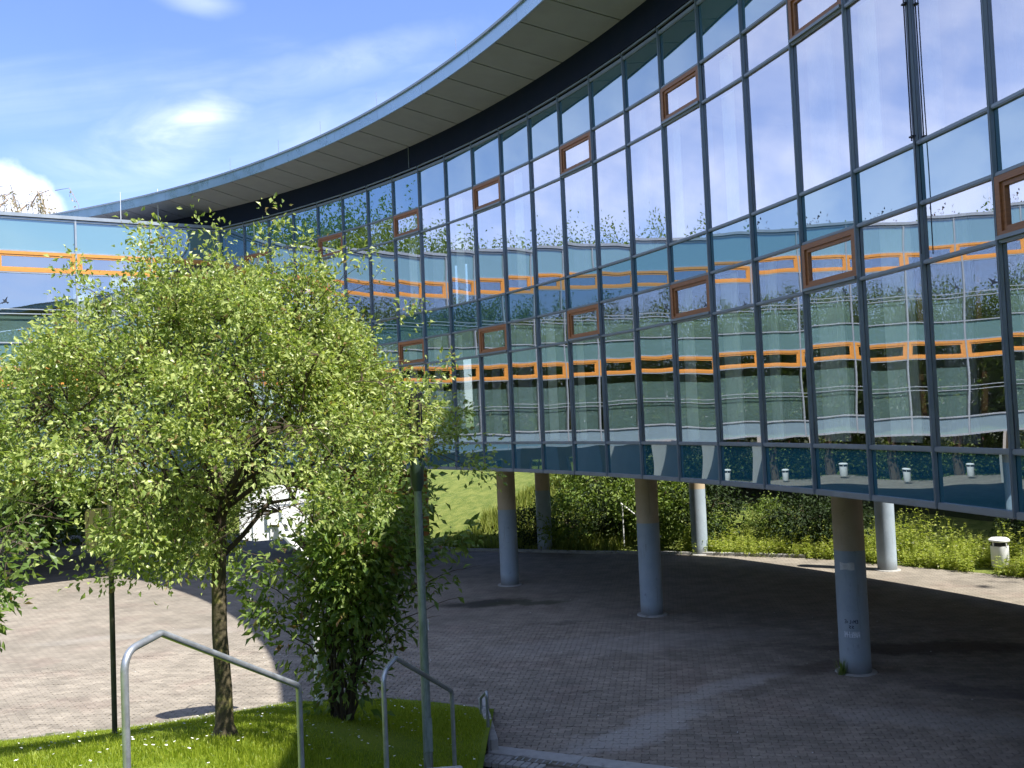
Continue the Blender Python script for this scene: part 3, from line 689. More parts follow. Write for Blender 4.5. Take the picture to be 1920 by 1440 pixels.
            for k in range(n2):
                for e in range(npf): f = (e + 1) % npf; fs.append((npf * k + e, npf * (k + 1) + e, npf * (k + 1) + f, npf * k + f))
            b.add(vs, fs); b.build('fascia_panel', M['fascia'], BLD)
        a += st; fk += 1
    # black backing above the soffit joints
    ring('joint_backing', RO + 0.06, RI, ZSO + 0.06, ZSO + 0.09, M['frieze'], AL, A1)
    ring('sunlit_lip_strip', RO - 0.085, RO - 0.058, ZRT - 0.035, ZRT + 0.02, M['silver'], AL, A1, 160)  # paler strip added to read as the sunlit lip of the roof
    # lightning rods along the roof edge
    for aa in (58.2, 51.4, 46.4, 42.6, 38.2, 64.0):
        b = MB(); b.tube([(0, 0, -0.02), (0, 0, 0.5)], 0.007, 6); b.lathe([(0.04, -0.02), (0.04, 0.03), (0.02, 0.05)], 8)
        p = apt(R_(aa), RO + 0.1, ZRT + 0.02); bput('lightning_rod', b.mesh('lightning_rod', M['steel']), p, 0)
    # curtains and dark blinds inside the classrooms
    cm = {}
    for wd in (0.42, 0.68):
        for (zt, zb) in ((Z1 - 0.05, Z3 + 0.06), (Z4 - 0.05, Z6 + 0.06)):
            b = MB(); n = max(6, int(wd / 0.035)); vs = []
            for k in range(n + 1):
                x = -wd / 2 + wd * k / n; y = 0.028 * math.sin(k * 2.2)
                vs += [(x, y, zb), (x, y, zt), (x, y + 0.006, zb), (x, y + 0.006, zt)]
            fs = []
            for k in range(n): fs += [(4 * k, 4 * k + 4, 4 * k + 5, 4 * k + 1), (4 * k + 3, 4 * k + 7, 4 * k + 6, 4 * k + 2)]
            b.add(vs, fs); cm[(wd, zt)] = b
    me = {k: (v.mesh('curtain', M['curtain']), v.mesh('curtain', M['blind'])) for k, v in cm.items()}
    for i in range(I0 + 1, I1):
        for zt in (Z1 - 0.05, Z4 - 0.05):
            if random.random() < (0.75 if zt > 9 else 0.8):
                wd = random.choice((0.42, 0.68)); a = ang(i) + random.uniform(-0.1, 0.5) * DTH; q = apt(a, AR + 0.20)
                bput('curtain', me[(wd, zt)][0 if random.random() < 0.6 else 1], (q.x, q.y, 0), -a)
    # rainwater pipe and cable clamped to one mullion at the right
    a = ang(8); q = apt(a, AR - 0.085)
    b = MB(); b.tube([(0.0, 0, Z3 + 0.03), (0, 0, ZH + 0.6)], 0.009, 10); 
    b.tube([(0.055, 0.0, Z5 + 0.1), (0.062, 0.0, 7.9), (0.05, 0, 9.1), (0.075, 0.01, 10.4), (0.05, 0, ZH + 0.6)], 0.007, 6)
    pipe = bput('down_conductor', b.mesh('down_conductor', M['black']), (q.x, q.y, 0), -a)
    for z in (9.98, 8.30, 11.6):
        b = MB(); b.box((-0.03, -0.018, z - 0.010), (0.05, 0.03, z + 0.010)); b.build('clamp', M['black'], pipe)
    a = ang(-5.25); q = apt(a, RI - 0.01)
    b = MB(); b.tube([(0, 0, ZH + 0.14), (0.01, 0, ZSI - 0.1), (0.0, 0.0, ZSI)], 0.012, 6); bput('cable', b.mesh('cable', M['mullion']), (q.x, q.y, 0), -a)
curved_facade()

# columns under the building
def column(p, label, extra=None, d=0.56):
    t = thing('column', label, 'column', (p[0], p[1], 0), 0, 'round columns under the glass building')
    b = MB(); b.lathe([(d / 2, -0.02), (d / 2, ZB - 0.021)], 40); me = b.mesh('shaft', M['column']); smooth_by_angle(me); put('shaft', me, t)
    b = MB(); b.lathe([(d / 2 + 0.10, -0.012), (d / 2 + 0.09, 0.012), (d / 2 + 0.002, 0.016)], 20); put('footing', b.mesh('footing', M['concrete']), t)
    return t
C1 = Vector(apt(R_(50.4), 39.45)); C2 = Vector(apt(R_(59.5), 39.42)); C3 = Vector(apt(R_(69.05), 39.55))
column(C1, 'two-tone round column third from the right in the front row, nearest the clad wall')
column(C2, 'two-tone round column in the middle of the front row, clean base')
CN = column(C3, 'nearest two-tone round column with scribbles and a taped notice, grass at its foot')
def on_column(o_name, d, z, w, h, m, azim, lift, parent, cells=None):
    """a patch that follows the round shaft; cells = list of strokes in the patch (u0,v0,u1,v1)"""
    b = MB()
    for (u0, v0, u1, v1) in (cells or [(0, 0, 1, 1)]):
        n = 6 if not cells else 2; vs = []
        du, dv = u1 - u0, v1 - v0; L = math.hypot(du * w, dv * h)
        if cells:
            nx, ny = -dv * h / L * 0.006 / w * 1.0, du * w / L * 0.006 / h
            quad = [(u0 + nx, v0 + ny), (u1 + nx, v1 + ny), (u1 - nx, v1 - ny), (u0 - nx, v0 - ny)]
            def P3(u, v, r): a = azim + (u - 0.5) * w / (d / 2); return (math.sin(a) * r, math.cos(a) * r, z + (v - 0.5) * h)
            b.add([P3(u, v, d / 2 + lift) for u, v in quad] + [P3(u, v, d / 2 - 0.002) for u, v in quad], [(0, 1, 2, 3), (0, 4, 5, 1), (1, 5, 6, 2), (2, 6, 7, 3), (3, 7, 4, 0)])
        else:
            for k in range(n + 1):
                a = azim + (k / n - 0.5) * w / (d / 2)
                for v in (0, 1):
                    for r in (d / 2 - 0.002, d / 2 + lift): vs.append((math.sin(a) * r, math.cos(a) * r, z + (v - 0.5) * h + 0.01 * math.sin(k * 1.3) * (1 if v else -1)))
            fs = []
            for k in range(n): a0, a1 = 4 * k, 4 * k + 4; fs += [(a0 + 1, a1 + 1, a1 + 3, a0 + 3), (a0 + 2, a0 + 3, a1 + 3, a1 + 2), (a0, a1, a1 + 1, a0 + 1)]
            fs += [(0, 1, 3, 2), (4 * n, 4 * n + 2, 4 * n + 3, 4 * n + 1)]
            b.add(vs, fs)
    return b.build(o_name, m, parent)
azc = math.atan2(-C3.x, -C3.y)      # direction from the column towards the stairs
on_column('notice', 0.56, 2.0, 0.27, 0.13, M['notice'], azc + 0.22, 0.003, CN)
def word(strokes, n, gap=0.25):
    out = []; 
    for k, st in enumerate(strokes):
        x0 = k / n; w = (1 - gap) / n
        for (a, b_, c, d) in st: out.append((x0 + a * w, b_, x0 + c * w, d))
    return out
GL = {'E': [(0, 0, 0, 1), (0, 1, 1, 1), (0, .5, .8, .5), (0, 0, 1, 0)], 'M': [(0, 0, 0, 1), (0, 1, .5, .4), (.5, .4, 1, 1), (1, 1, 1, 0)], 'i': [(.5, 0, .5, .7)], 'L': [(0, 1, 0, 0), (0, 0, .8, 0)],
      'A': [(0, 0, .5, 1), (.5, 1, 1, 0), (.2, .4, .8, .4)], 'K': [(0, 0, 0, 1), (0, .5, 1, 1), (0, .5, 1, 0)], 'U': [(0, 1, 0, .1), (0, .1, 1, .1), (1, .1, 1, 1)], 'H': [(0, 0, 0, 1), (1, 0, 1, 1), (0, .5, 1, .5)], 'S': [(1, 1, 0, .8), (0, .8, 1, .3), (1, .3, 0, 0)]}
on_column('marker_scribble', 0.56, 0.98, 0.25, 0.06, M['ink'], azc + 0.16, 0.001, CN, word([GL['E'], GL['M'], GL['i'], GL['L'], GL['i'], GL['E']], 6))
on_column('marker_scribble', 0.56, 0.88, 0.10, 0.05, M['ink'], azc + 0.16, 0.001, CN, word([GL['S'], GL['S']], 2))
on_column('scratched_letters', 0.56, 0.74, 0.27, 0.11, M['chalk'], azc + 0.12, 0.001, CN, word([GL['A'], GL['K'], GL['A'], GL['U'], GL['H'], GL['H']], 6, 0.1) + word([GL['H'], GL['A'], GL['U'], GL['H'], GL['H'], GL['M']], 6, 0.0))
COLS[:] = [(C1.x, C1.y), (C2.x, C2.y), (C3.x, C3.y), (-50, 0)]
RC = [(0.98, 35.93, 'rear round column left, between the front columns, half sunlit'), (6.35, 33.55, 'rear round column in the middle, patchy shade and sun, among leaves'), (11.05, 28.75, 'rear round column right, standing on the sunlit paving')]
for x, y, l in RC: column((x, y), l)
for t, l in ((1.2, 'round column in the dark under the junction of the wings'),): pass

# ------------------------------------------------------------------ left wing
WING = thing('building_wing', 'lower straight glass wing with pale teal panels and orange window bands at left', 'building', wpt(0, 0, 0))
WL = WING.location.copy(); WROT = math.atan2(-WD.y, -WD.x)     # local +x points back to the corner, local -y outwards
PWID = 2.43; NW = 24; WDEPTH = 11.0
def wing():
    rows = [(ZH, Z1, 'spandrel_panel', 'wing_enamel'), (Z2, Z3, 'window_pane', 'wing_glass'), (Z3, Z4, 'spandrel_panel', 'wing_enamel'), (Z5, Z6, 'window_pane', 'wing_glass'), (Z6, ZB, 'spandrel_panel', 'wing_low')]
    meshes = [pane_mesh(n, PWID - 0.03, zb, zt, M[m]) for zt, zb, n, m in rows]
    vent = {}
    for zt, zb in ((Z1, Z2), (Z4, Z5)):
        h = zt - zb - 0.05; wv = PWID - 0.06
        vent[zt] = (frame_mb(wv, h, 0.10, -0.05, 0.05).mesh('vent_window', M['wing_wood']), frame_mb(wv - 0.2, h - 0.2, 0.06, -0.03, 0.04).mesh('sash', M['wing_wood']), pane_mesh('glass', wv - 0.31, -(h - 0.31) / 2, (h - 0.31) / 2, M['wing_glass']))
    b = MB(); b.box((-0.028, -0.06, ZB - 0.03), (0.028, -0.006, ZH + 0.05)); b.box((-0.03, 0.02, ZB), (0.03, 0.14, ZH)); mm = b.mesh('mullion', M['silver'])
    rail = MB().box((-PWID / 2 + 0.03, -0.03, -0.09), (PWID / 2 - 0.03, -0.004, -0.06)); rail.box((-PWID / 2 + 0.03, -0.03, 0.06), (PWID / 2 - 0.03, -0.004, 0.09)); rail = rail.mesh('rail', M['silver'])
    b = MB(); n = 22; wd = 0.62; vs = []
    for k in range(n + 1):
        x = -wd / 2 + wd * k / n; y = 0.03 * math.sin(k * 2.2); vs += [(x, y, 0), (x, y, 1), (x, y + 0.006, 0), (x, y + 0.006, 1)]
    fs = []
    for k in range(n): fs += [(4 * k, 4 * k + 4, 4 * k + 5, 4 * k + 1), (4 * k + 3, 4 * k + 7, 4 * k + 6, 4 * k + 2)]
    b.add(vs, fs); curt = b.mesh('curtain', M['curtain'])
    teal_reflection = MB().box((-PWID / 2 + .05, 0, -(9.13 - Z3) / 2), (PWID / 2 - .05, 0.01, (9.13 - Z3) / 2)).mesh('blind', M['tealblind']); blind_l = MB().box((-PWID / 2 + .05, 0, -(Z5 - Z6) / 2 + .06), (PWID / 2 - .05, 0.01, (Z5 - Z6) / 2 - .06)).mesh('blind', M['tealblind'])  # upper panel added: its pale teal stands in for the pane's reflection
    postm = MB().box((-0.09, -0.1, Z6), (0.09, 0.1, ZH)).mesh('interior_post', M['post_in'])
    # bird of prey silhouette film stuck on the glass
    wingo = [(-.42, .18), (-.26, .16), (-.10, .06), (-.03, .10), (.0, .20), (.05, .22), (.06, .12), (.12, .06), (.30, .10), (.44, .02), (.28, .0), (.13, -.06), (.05, -.12), (.09, -.30), (0, -.27), (-.07, -.30), (-.05, -.12), (-.14, -.05), (-.28, .05)]
    bb = MB(); vs = [(x * 0.75, -0.0035, z * 0.75) for x, z in wingo] + [(x * 0.75, -0.0005, z * 0.75) for x, z in wingo]; k = len(wingo)
    bb.add(vs, [tuple(range(k))] + [(i, i + k, (i + 1) % k + k, (i + 1) % k) for i in range(k)]); bird = bb.mesh('bird_sticker', M['sticker'])
    for j in range(NW):
        xc = -(j + 0.5) * PWID
        for (zt, zb, n, m), me in zip(rows, meshes):
            o = put(n, me, WING, (xc, 0, (zt + zb) / 2)); o.rotation_euler = (random.gauss(0, .0012), 0, random.gauss(0, .0012))
        for zt, zb in ((Z1, Z2), (Z4, Z5)):
            f, s, g = vent[zt]; vo = put('vent_window', f, WING, (xc, 0, (zt + zb) / 2)); put('sash', s, vo); put('glass', g, vo)
        put('rail', rail, WING, (xc, 0, 9.25)); put('rail', rail, WING, (xc, 0, 5.54))
        for zt, zb in ((Z1 - 0.05, Z3 + 0.1), (Z4 - 0.05, Z6 + 0.1)):
            for s in ((-0.85, 0.85, 0.1) if j in (0, 1) else ((-0.9,) if random.random() < 0.6 and j > 2 else ())):
                c = put('curtain', curt, WING, (xc + s + random.uniform(-.15, .15), 0.32, zb)); c.scale = (random.uniform(0.7, 1.2), 1, zt - zb)
        if j in (0, 1, 2):
            put('blind', teal_reflection, WING, (xc, 0.10, (Z3 + 9.13) / 2)); put('blind', blind_l, WING, (xc, 0.10, (Z6 + Z5) / 2 - 0.15 * j))
        put('interior_post', postm, WING, (xc + 0.45, 0.75, 0))
        if j in (1, 2, 3, 4, 5, 6):
            o = put('bird_sticker', bird, WING, (xc - 0.95 if j == 2 else xc + random.uniform(-.6, .6), -0.001, 9.58 if j == 2 else 9.62)); o.rotation_euler = (0, R_(random.uniform(-50, 50) if j != 2 else -55), 0); o.scale = (0.55,) * 3 if j == 2 else (0.8,) * 3
    for j in range(NW + 1): put('mullion', mm, WING, (-j * PWID if j else -0.08, 0, 0))
    L = NW * PWID
    for z, hh in ((ZH, 0.06), (Z1, 0.045), (Z2, 0.045), (Z3, 0.045), (Z4, 0.045), (Z5, 0.045), (Z6, 0.06), (ZB, 0.08)):
        MB().box((-L, -0.045, z - hh / 2), (-0.05, -0.007, z + hh / 2)).build('transom', M['silver'], WING)
    b = MB(); b.box((-L - 0.1, -0.09, ZH + 0.055), (-0.02, 0.3, ZH + 0.17)); b.build('roof_edge', M['silver'], WING)
    MB().box((-L, 0.31, ZH + 0.02), (0, WDEPTH, ZH + 0.15)).build('roof_deck', M['roof'], WING)
    MB().box((-L, 0.05, ZB - 0.03), (0, WDEPTH, ZB + 0.08)).build('underside', M['soffit'], WING)
    MB().box((-L, 0.16, ZB + 0.1), (0, WDEPTH - 0.3, Z6 - 0.04)).build('floor_slab', M['floor_in'], WING)
    MB().box((-L, 0.16, Z4 + 0.04), (0, WDEPTH - 0.3, Z3 - 0.04)).build('floor_slab', M['interior'], WING)
    MB().box((-L, 0.16, Z1 + 0.04), (0, WDEPTH - 0.3, ZH - 0.02)).build('ceiling', M['interior'], WING)
    MB().box((-5 * PWID, 5.2, Z6 - 0.03), (0, 5.4, Z1 + 0.03)).build('inner_wall', M['interior'], WING)
    for za, zb in ((ZB + 0.09, Z6 + 0.1), (Z4 + 0.05, Z3 - 0.05), (Z1 + 0.05, ZH + 0.01)): MB().box((-L, WDEPTH - 0.2, za), (0, WDEPTH, zb)).build('rear_wall', M['interior'], WING)
    pm = MB().box((-0.06, WDEPTH - 0.15, Z6), (0.06, WDEPTH - 0.03, ZH - 0.1)).mesh('rear_post', M['post_in']); rp_ = pane_mesh('rear_pane', PWID - 0.13, Z6 + 0.1, Z4 + 0.05, M['clear']); rq_ = pane_mesh('rear_pane', PWID - 0.13, Z3 - 0.05, Z1 + 0.05, M['clear'])
    for j in range(NW): put('rear_post', pm, WING, (-j * PWID - 0.1, 0, 0)); put('rear_pane', rp_, WING, (-(j + .5) * PWID - 0.1, WDEPTH - 0.1, (Z6 + Z4 + .15) / 2)); put('rear_pane', rq_, WING, (-(j + .5) * PWID - 0.1, WDEPTH - 0.1, (Z3 + Z1) / 2))
    for x, y, h in ((-3.3, 0.6, 1.15), (-2.05, 0.5, 1.35), (-9.0, 0.6, 1.2), (-16, .6, 1.2)):
        b = MB(); b.tube([(0, 0, 0), (0, 0, h)], 0.010, 6); b.lathe([(0.06, 0), (0.06, 0.05), (0.02, 0.06)], 8); b.build('lightning_rod', M['white'], WING, (x, y, ZH + 0.15))
WING.rotation_euler = (0, 0, WROT)
wing()
for k, t in enumerate((2.2, 9.5, 17.0, 24.5, 32, 40, 48)):
    p = wpt(t, -1.9)
    o = column((p.x, p.y), ['round column under the left wing, behind the hoop and the leaves', 'round column under the left wing behind the olive panel', ][k] if k < 2 else 'round column under the far left part of the straight wing')
    o['group'] = 'round columns under the straight wing'
p = wpt(9.2, -9.5)
# timber clad entrance block beneath the junction
def entrance():
    a = Vector((-3.55, 37.9, 0)); c = Vector((-9.4, 39.8, 0)); d = (c - a); L = d.length; rz = math.atan2(d.y, d.x) + PI
    t = thing('entrance_block', 'brown timber clad entrance block under the junction of the two wings', 'entrance', a, rz)
    # local: x from -... 0 at right end to -L.. ; after rotation +x points from left to right
    MB().box((-L, 0.03, 0), (-0.36, 0.9, ZB - 0.05)).build('core', M['timber'], t)
    nb = 13; hb = (ZB - 0.1) / nb
    for k in range(nb):
        if k > 8: parts = [(-L, -2.4), (-2.3, -0.35)]
        else: parts = [(-L, -0.35)]
        for x0, x1 in parts: MB().box((x0, 0.0 + 0.004 * (k % 2), k * hb + 0.01), (x1, 0.03, (k + 1) * hb - 0.012)).build('board', M['timber'], t)
    MB().box((-0.17, -0.12, 0), (0.0, 0.06, ZB - 0.06)).build('post', M['orangepost'], t)
    MB().box((-0.34, -0.03, 0), (-0.18, 0.06, ZB - 0.06)).build('door_jamb', M['black'], t)
    MB().box((-L + 0.6, -0.10, 0), (-L + 0.78, 0.0, ZB - 0.06)).build('post', M['orangepost'], t)
    MB().box((-L + 1.3, -0.05, 2.9), (-L + 2.1, 0.0, 3.45)).build('notice_board', M['notice'], t)
entrance()

# ------------------------------------------------------------------ kerbs, steps, rails
def kerbs():
    pts = [Vector((x, y, 0)) for x, y in KERB]
    t = thing('lawn_kerb', 'low weathered stone kerb between the lawn and the paving', 'kerb', (pts[3].x, pts[3].y, 0))
    o0 = t.location
    for i in range(1, len(pts) - 2):
        a, b_ = pts[i], pts[i + 1]; d = b_ - a; L = d.length; n = max(1, round(L / 0.55)); rz = math.atan2(d.y, d.x)
        for k in range(n):
            h = 0.075 + random.uniform(-0.012, 0.015); rough = a.x > -6.4 and a.x < -4
            if a.x < -8.6 and b_.x < -8.6: h = 0.04
            b = MB(); l = L / n
            b.bbox((-l / 2 + 0.006, -0.06 + random.uniform(-.012, .012), -0.05), (l / 2 - 0.006, 0.05 + random.uniform(-.012, .012), h), 0.014)
            q = a + d * ((k + 0.5) / n)
            b.build('kerb_stone', M['kerb'], t, (q.x - o0.x, q.y - o0.y, 0), rz + random.uniform(-.03, .03))
    # the concrete cheek that runs on along the rail
    a, b_ = Vector((-0.76, 16.58, 0)), Vector((-0.50, 14.5, 0)); d = b_ - a; rz = math.atan2(d.y, d.x)
    for k in range(4):
        q = a + d * ((k + 0.5) / 4); b = MB(); b.bbox((-d.length / 8 + .004, -0.06, -0.05), (d.length / 8 - .004, 0.06, 0.24 - 0.015 * k), 0.012)
        b.build('kerb_block', M['concrete'], t, (q.x - o0.x, q.y - o0.y, 0), rz)
kerbs()
def steps():
    a = Vector((-0.46, 14.70, 0)); d = Vector((0.903, -0.43, 0)); rz = math.atan2(d.y, d.x)
    t = thing('stairs', 'pale concrete stairs with edging slabs meeting the paving in the foreground', 'stairs', a, rz)
    for k in range(2): MB().bbox((k * 1.42 + 0.004, -0.30, -0.05), (k * 1.42 + 1.416, 0.0, 0.03), 0.008).build('edging_slab', M['concrete'], t)
    for i in range(9):
        for j in range(3):
            if i < 4 or j > 0:
                MB().bbox((-0.02 + i * 0.115 + random.uniform(0, .012), -0.43 - j * 0.11, -0.05), (0.085 + i * 0.115, -0.32 - j * 0.11 - random.uniform(0, .01), 0.018 + random.uniform(-.003, .003)), 0.008).build('cobble', M['concrete'], t)
    MB().bbox((0.46, -0.43, -0.05), (1.6, -0.315, 0.02), 0.004).build('drain_channel', M['kerb'], t)
    for i in range(10): MB().box((0.48 + i * 0.11, -0.425, 0.02), (0.50 + i * 0.11, -0.32, 0.026)).build('grate_bar', M['steel'], t)
    for k in range(19): MB().bbox((-0.45, 11.0 - k * 0.40, -0.05), (2.2, 11.43 - k * 0.40, 0.17 * (k + 1)), 0.01).build('step', M['concrete'], t, Matrix.Rotation(-rz, 4, 'Z') @ (-a), -rz)
steps()
def bend(p, q, r, s, n=8, rad=0.16):
    """round the corner q between p and r"""
    p, q, r = Vector(p), Vector(q), Vector(r); a = q + (p - q).normalized() * rad; b = q + (r - q).normalized() * rad
    return [a * (1 - t) ** 2 + q * 2 * t * (1 - t) + b * t ** 2 for t in [i / n for i in range(n + 1)]]
def handrail(label, a, peak, low, zg0, zg1, r=0.0225):
    """post, bend, short rise to the peak, long fall, second post"""
    a, peak, low = Vector(a), Vector(peak), Vector(low)
    t = thing('handrail', label, 'handrail', (a.x, a.y, zg0), 0, 'galvanised handrails on the lawn bank'); o = t.location
    top = MB(); path = [Vector((a.x, a.y, zg0))] + bend((a.x, a.y, zg0), a, peak, None, 8, 0.13) + [peak - (peak - a).normalized() * 0.01, peak + (low - peak).normalized() * 0.01]
    path += bend(peak, low, (low.x, low.y, zg1), None, 5, 0.035) + [Vector((low.x, low.y, zg1))]
    top.tube([p - o for p in path], r, 14); me = top.mesh('rail', M['steel']); smooth_by_angle(me, 50); put('rail', me, t)
    for p in (Vector((a.x, a.y, zg0)), Vector((low.x, low.y, zg1))):
        b = MB(); b.lathe([(0.055, -0.02), (0.055, 0.012), (0.024, 0.016)], 14); b.build('base_plate', M['steel'], t, p - o)
    return t
def cray(x, y, d):
    """point at ground distance d in the viewing direction used to survey the rails"""
    p, r = R_(2.13453), R_(2.49087); f = 1778.2
    F = Vector((0, math.cos(p), math.sin(p))); U0 = Vector((0, -math.sin(p), math.cos(p))); X0 = Vector((1, 0, 0))
    X = X0 * math.cos(r) - U0 * math.sin(r); U = U0 * math.cos(r) + X0 * math.sin(r)
    v = X * ((x - 960) / f) - U * ((y - 720) / f) + F
    return CAM + v * (d / math.hypot(v.x, v.y))
handrail('long galvanised handrail at left, bent over a post and sloping right', (-2.311, 5.537, 3.75), (-2.245, 5.94, 3.77), (-1.665, 7.056, 3.11), 2.15, 1.9)
handrail('shorter galvanised handrail in front of the lamp post, half in shade', (-1.226, 8.31, 2.86), (-1.153, 8.623, 2.90), (-0.78, 10.17, 2.15), 1.55, 1.09)
def low_rail():
    t = thing('handrail', 'end-on galvanised handrail beside the concrete kerb blocks at lawn corner', 'handrail', (-0.585, 14.52, 0))
    o = t.location; b = MB()
    path = [Vector((-0.585, 14.52, -0.02))] + bend((-0.585, 14.52, 0), (-0.585, 14.52, 0.90), (-0.74, 15.95, 0.42), None, 7, 0.10) + bend((-0.585, 14.52, 0.9), (-0.745, 15.95, 0.40), (-0.745, 15.95, 0.1), None, 5, 0.05) + [Vector((-0.745, 15.95, 0.15))]
    b.tube([p - o for p in path], 0.024, 12); me = b.mesh('rail', M['steel']); smooth_by_angle(me, 50); put('rail', me, t)
    MB().lathe([(0.05, -0.012), (0.05, 0.012), (0.025, 0.016)], 12).build('base_plate', M['steel'], t)
low_rail()
t = thing('stair_cheek', 'flat concrete cap of the stair cheek between the posts of the shorter handrail', 'wall', (-0.82, 8.6, 0))
MB().bbox((-0.19, -1.6, 1.0), (0.24, 0.36, 1.80), 0.012).build('cap', M['concrete'], t, (0, 0, 0), 0.10)

def hoop():
    ph = R_(-23)      # azimuth the board faces (away from the stairs)
    base = Vector((-3.35, 15.55, 0.45))
    t = thing('basketball_hoop', 'white basketball hoop seen from behind with fan shaped board among the leaves', 'basketball hoop', base)
    fz = Vector((math.sin(ph), math.cos(ph), 0)); rx = Vector((math.cos(ph), -math.sin(ph), 0))
    bc = Vector((-4.0, 15.95, 3.62)) - base
    b = MB(); b.tube([(0, 0, -0.15), (0, 0, 2.25)], 0.062, 18); me = b.mesh('pole', M['white']); smooth_by_angle(me); put('pole', me, t)
    b = MB(); b.lathe([(0.16, -0.02), (0.16, 0.015), (0.065, 0.02)], 16); b.build('base_plate', M['steel'], t)
    b = MB(); b.tube([(0, 0, 2.15), (0, 0, 2.3), tuple(bc - fz * 0.28 + Vector((0, 0, -0.32))), tuple(bc - fz * 0.06 + Vector((0, 0, -0.2)))], 0.05, 14); b.tube([(0, 0, 1.95), tuple(bc - fz * 0.09 + Vector((0, 0, 0.1)))], 0.02, 8)
    me = b.mesh('arm', M['white']); smooth_by_angle(me); put('arm', me, t)
    # fan shaped board with flat lower edge and slanting shoulders
    out = [(-0.62, -0.40), (0.62, -0.40), (0.64, -0.30)] + [(0.64 * math.cos(a), -0.02 + 0.47 * math.sin(a)) for a in [R_(5 + 17 * k) for k in range(11)]] + [(-0.64, -0.30)]
    # flat bottom in the middle, cut corners
    out = [(-0.40, -0.45), (0.40, -0.45)] + out[1:-1] + [(-0.64, -0.30), (-0.62, -0.40)]
    b = MB(); k = len(out)
    vs = [tuple(rx * x + Vector((0, 0, z)) + fz * 0.018 + bc) for x, z in out] + [tuple(rx * x + Vector((0, 0, z)) - fz * 0.018 + bc) for x, z in out]
    b.add(vs, [tuple(range(k)), tuple(reversed(range(k, 2 * k)))] + [(i, i + k, (i + 1) % k + k, (i + 1) % k) for i in range(k)])
    bd = b.build('board', M['white'], t)
    for x in (-0.42, -0.14, 0.20, 0.46):
        b = MB(); Mx = Matrix.Translation(bc) @ Matrix((rx, fz, Vector((0, 0, 1)))).transposed().to_4x4()
        b.box((x - 0.012, -0.05, -0.40), (x + 0.012, -0.019, 0.32), Mx); b.build('rib', M['white'], bd)
    b = MB(); b.box((-0.5, -0.055, 0.16), (0.5, -0.051, 0.19), Mx); b.box((-0.2, -0.09, -0.2), (0.2, -0.052, 0.06), Mx); b.build('mounting_plate', M['white'], bd)
    c = bc + fz * 0.42 + Vector((0, 0, -0.33)); n = 28; ring = [c + Vector((math.cos(2 * PI * k / n), math.sin(2 * PI * k / n), 0)) * 0.225 for k in range(n + 1)]
    b = MB(); b.tube(ring, 0.010, 8); b.tube([bc + Vector((0, 0, -0.33)) + fz * 0.02 + rx * .08, c - fz * 0.22 + rx * .05], 0.01, 6); b.tube([bc + Vector((0, 0, -0.33)) + fz * 0.02 - rx * .08, c - fz * 0.22 - rx * .05], 0.01, 6); b.build('rim', M['orange'], t)
hoop()
def sign_panel():
    t = thing('sign_board', 'olive green board with rounded corners on a thin dark post at left', 'sign', (-5.30, 12.35, 1.12)); t.scale = (.755,) * 3
    b = MB(); b.tube([(0, 0, -0.1), (0.02, 0.0, 4.0)], 0.044, 14); me = b.mesh('post', M['darkpost']); smooth_by_angle(me); put('post', me, t)
    w, h, r = 0.47, 0.38, 0.09; out = []
    for cx, cz, a0 in ((w - r, h - r, 0), (-w + r, h - r, 90), (-w + r, -h + r, 180), (w - r, -h + r, 270)):
        out += [(cx + r * math.cos(R_(a0 + 22.5 * k)), cz + r * math.sin(R_(a0 + 22.5 * k))) for k in range(5)]
    b = MB(); k = len(out)
    vs = [(x, 0.06, z) for x, z in out] + [(x, 0.085, z) for x, z in out]
    b.add(vs, [tuple(range(k)), tuple(reversed(range(k, 2 * k)))] + [(i, i + k, (i + 1) % k + k, (i + 1) % k) for i in range(k)])
    b.build('board', M['olive'], t, (0.0, 0, 3.53), R_(-6))
    for z in (3.32, 3.74): MB().box((-0.2, 0.0475, z - 0.02), (0.2, 0.0595, z + 0.02)).build('bracket', M['darkpost'], t)
sign_panel()
def lamp():
    t = thing('lamp_post', 'galvanised lamp post on the lawn with dark collar and lantern head', 'street lamp', (-1.034, 9.95, 1.15), R_(20)); t.scale = (.745, .745, .85)
    b = MB(); b.tube([(0, 0, -0.05), (0, 0, 3.75)], [0.066, 0.053], 20); me = b.mesh('pole', M['lamp']); smooth_by_angle(me); put('pole', me, t)
    b = MB(); b.lathe([(0.056, 3.70), (0.092, 3.78), (0.094, 4.10), (0.06, 4.12)], 24); me = b.mesh('collar', M['lampgreen']); smooth_by_angle(me); put('collar', me, t)
    b = MB(); b.lathe([(0.078, 4.12), (0.082, 4.16), (0.082, 4.80), (0.078, 4.82)], 24); me = b.mesh('lantern_glass', M['lampglass']); smooth_by_angle(me); put('lantern_glass', me, t)
    for k in range(4):
        a = PI / 2 * k + 0.3; MB().box((-0.017, -0.017, 4.10), (0.017, 0.017, 4.86)).build('cage_bar', M['black'], t, (0.098 * math.cos(a), 0.098 * math.sin(a), 0), a)
    b = MB(); b.lathe([(0.125, 4.84), (0.125, 4.90), (0.05, 4.97)], 24); b.build('cap', M['black'], t)
    b = MB(); b.box((-0.055, -0.075, 0.55), (0.055, -0.066, 0.95)); b.build('door_plate', M['lamp'], t)
    MB().box((0.062, -0.03, 2.0), (0.071, 0.03, 2.13)).build('sticker', M['white'], t)
lamp()
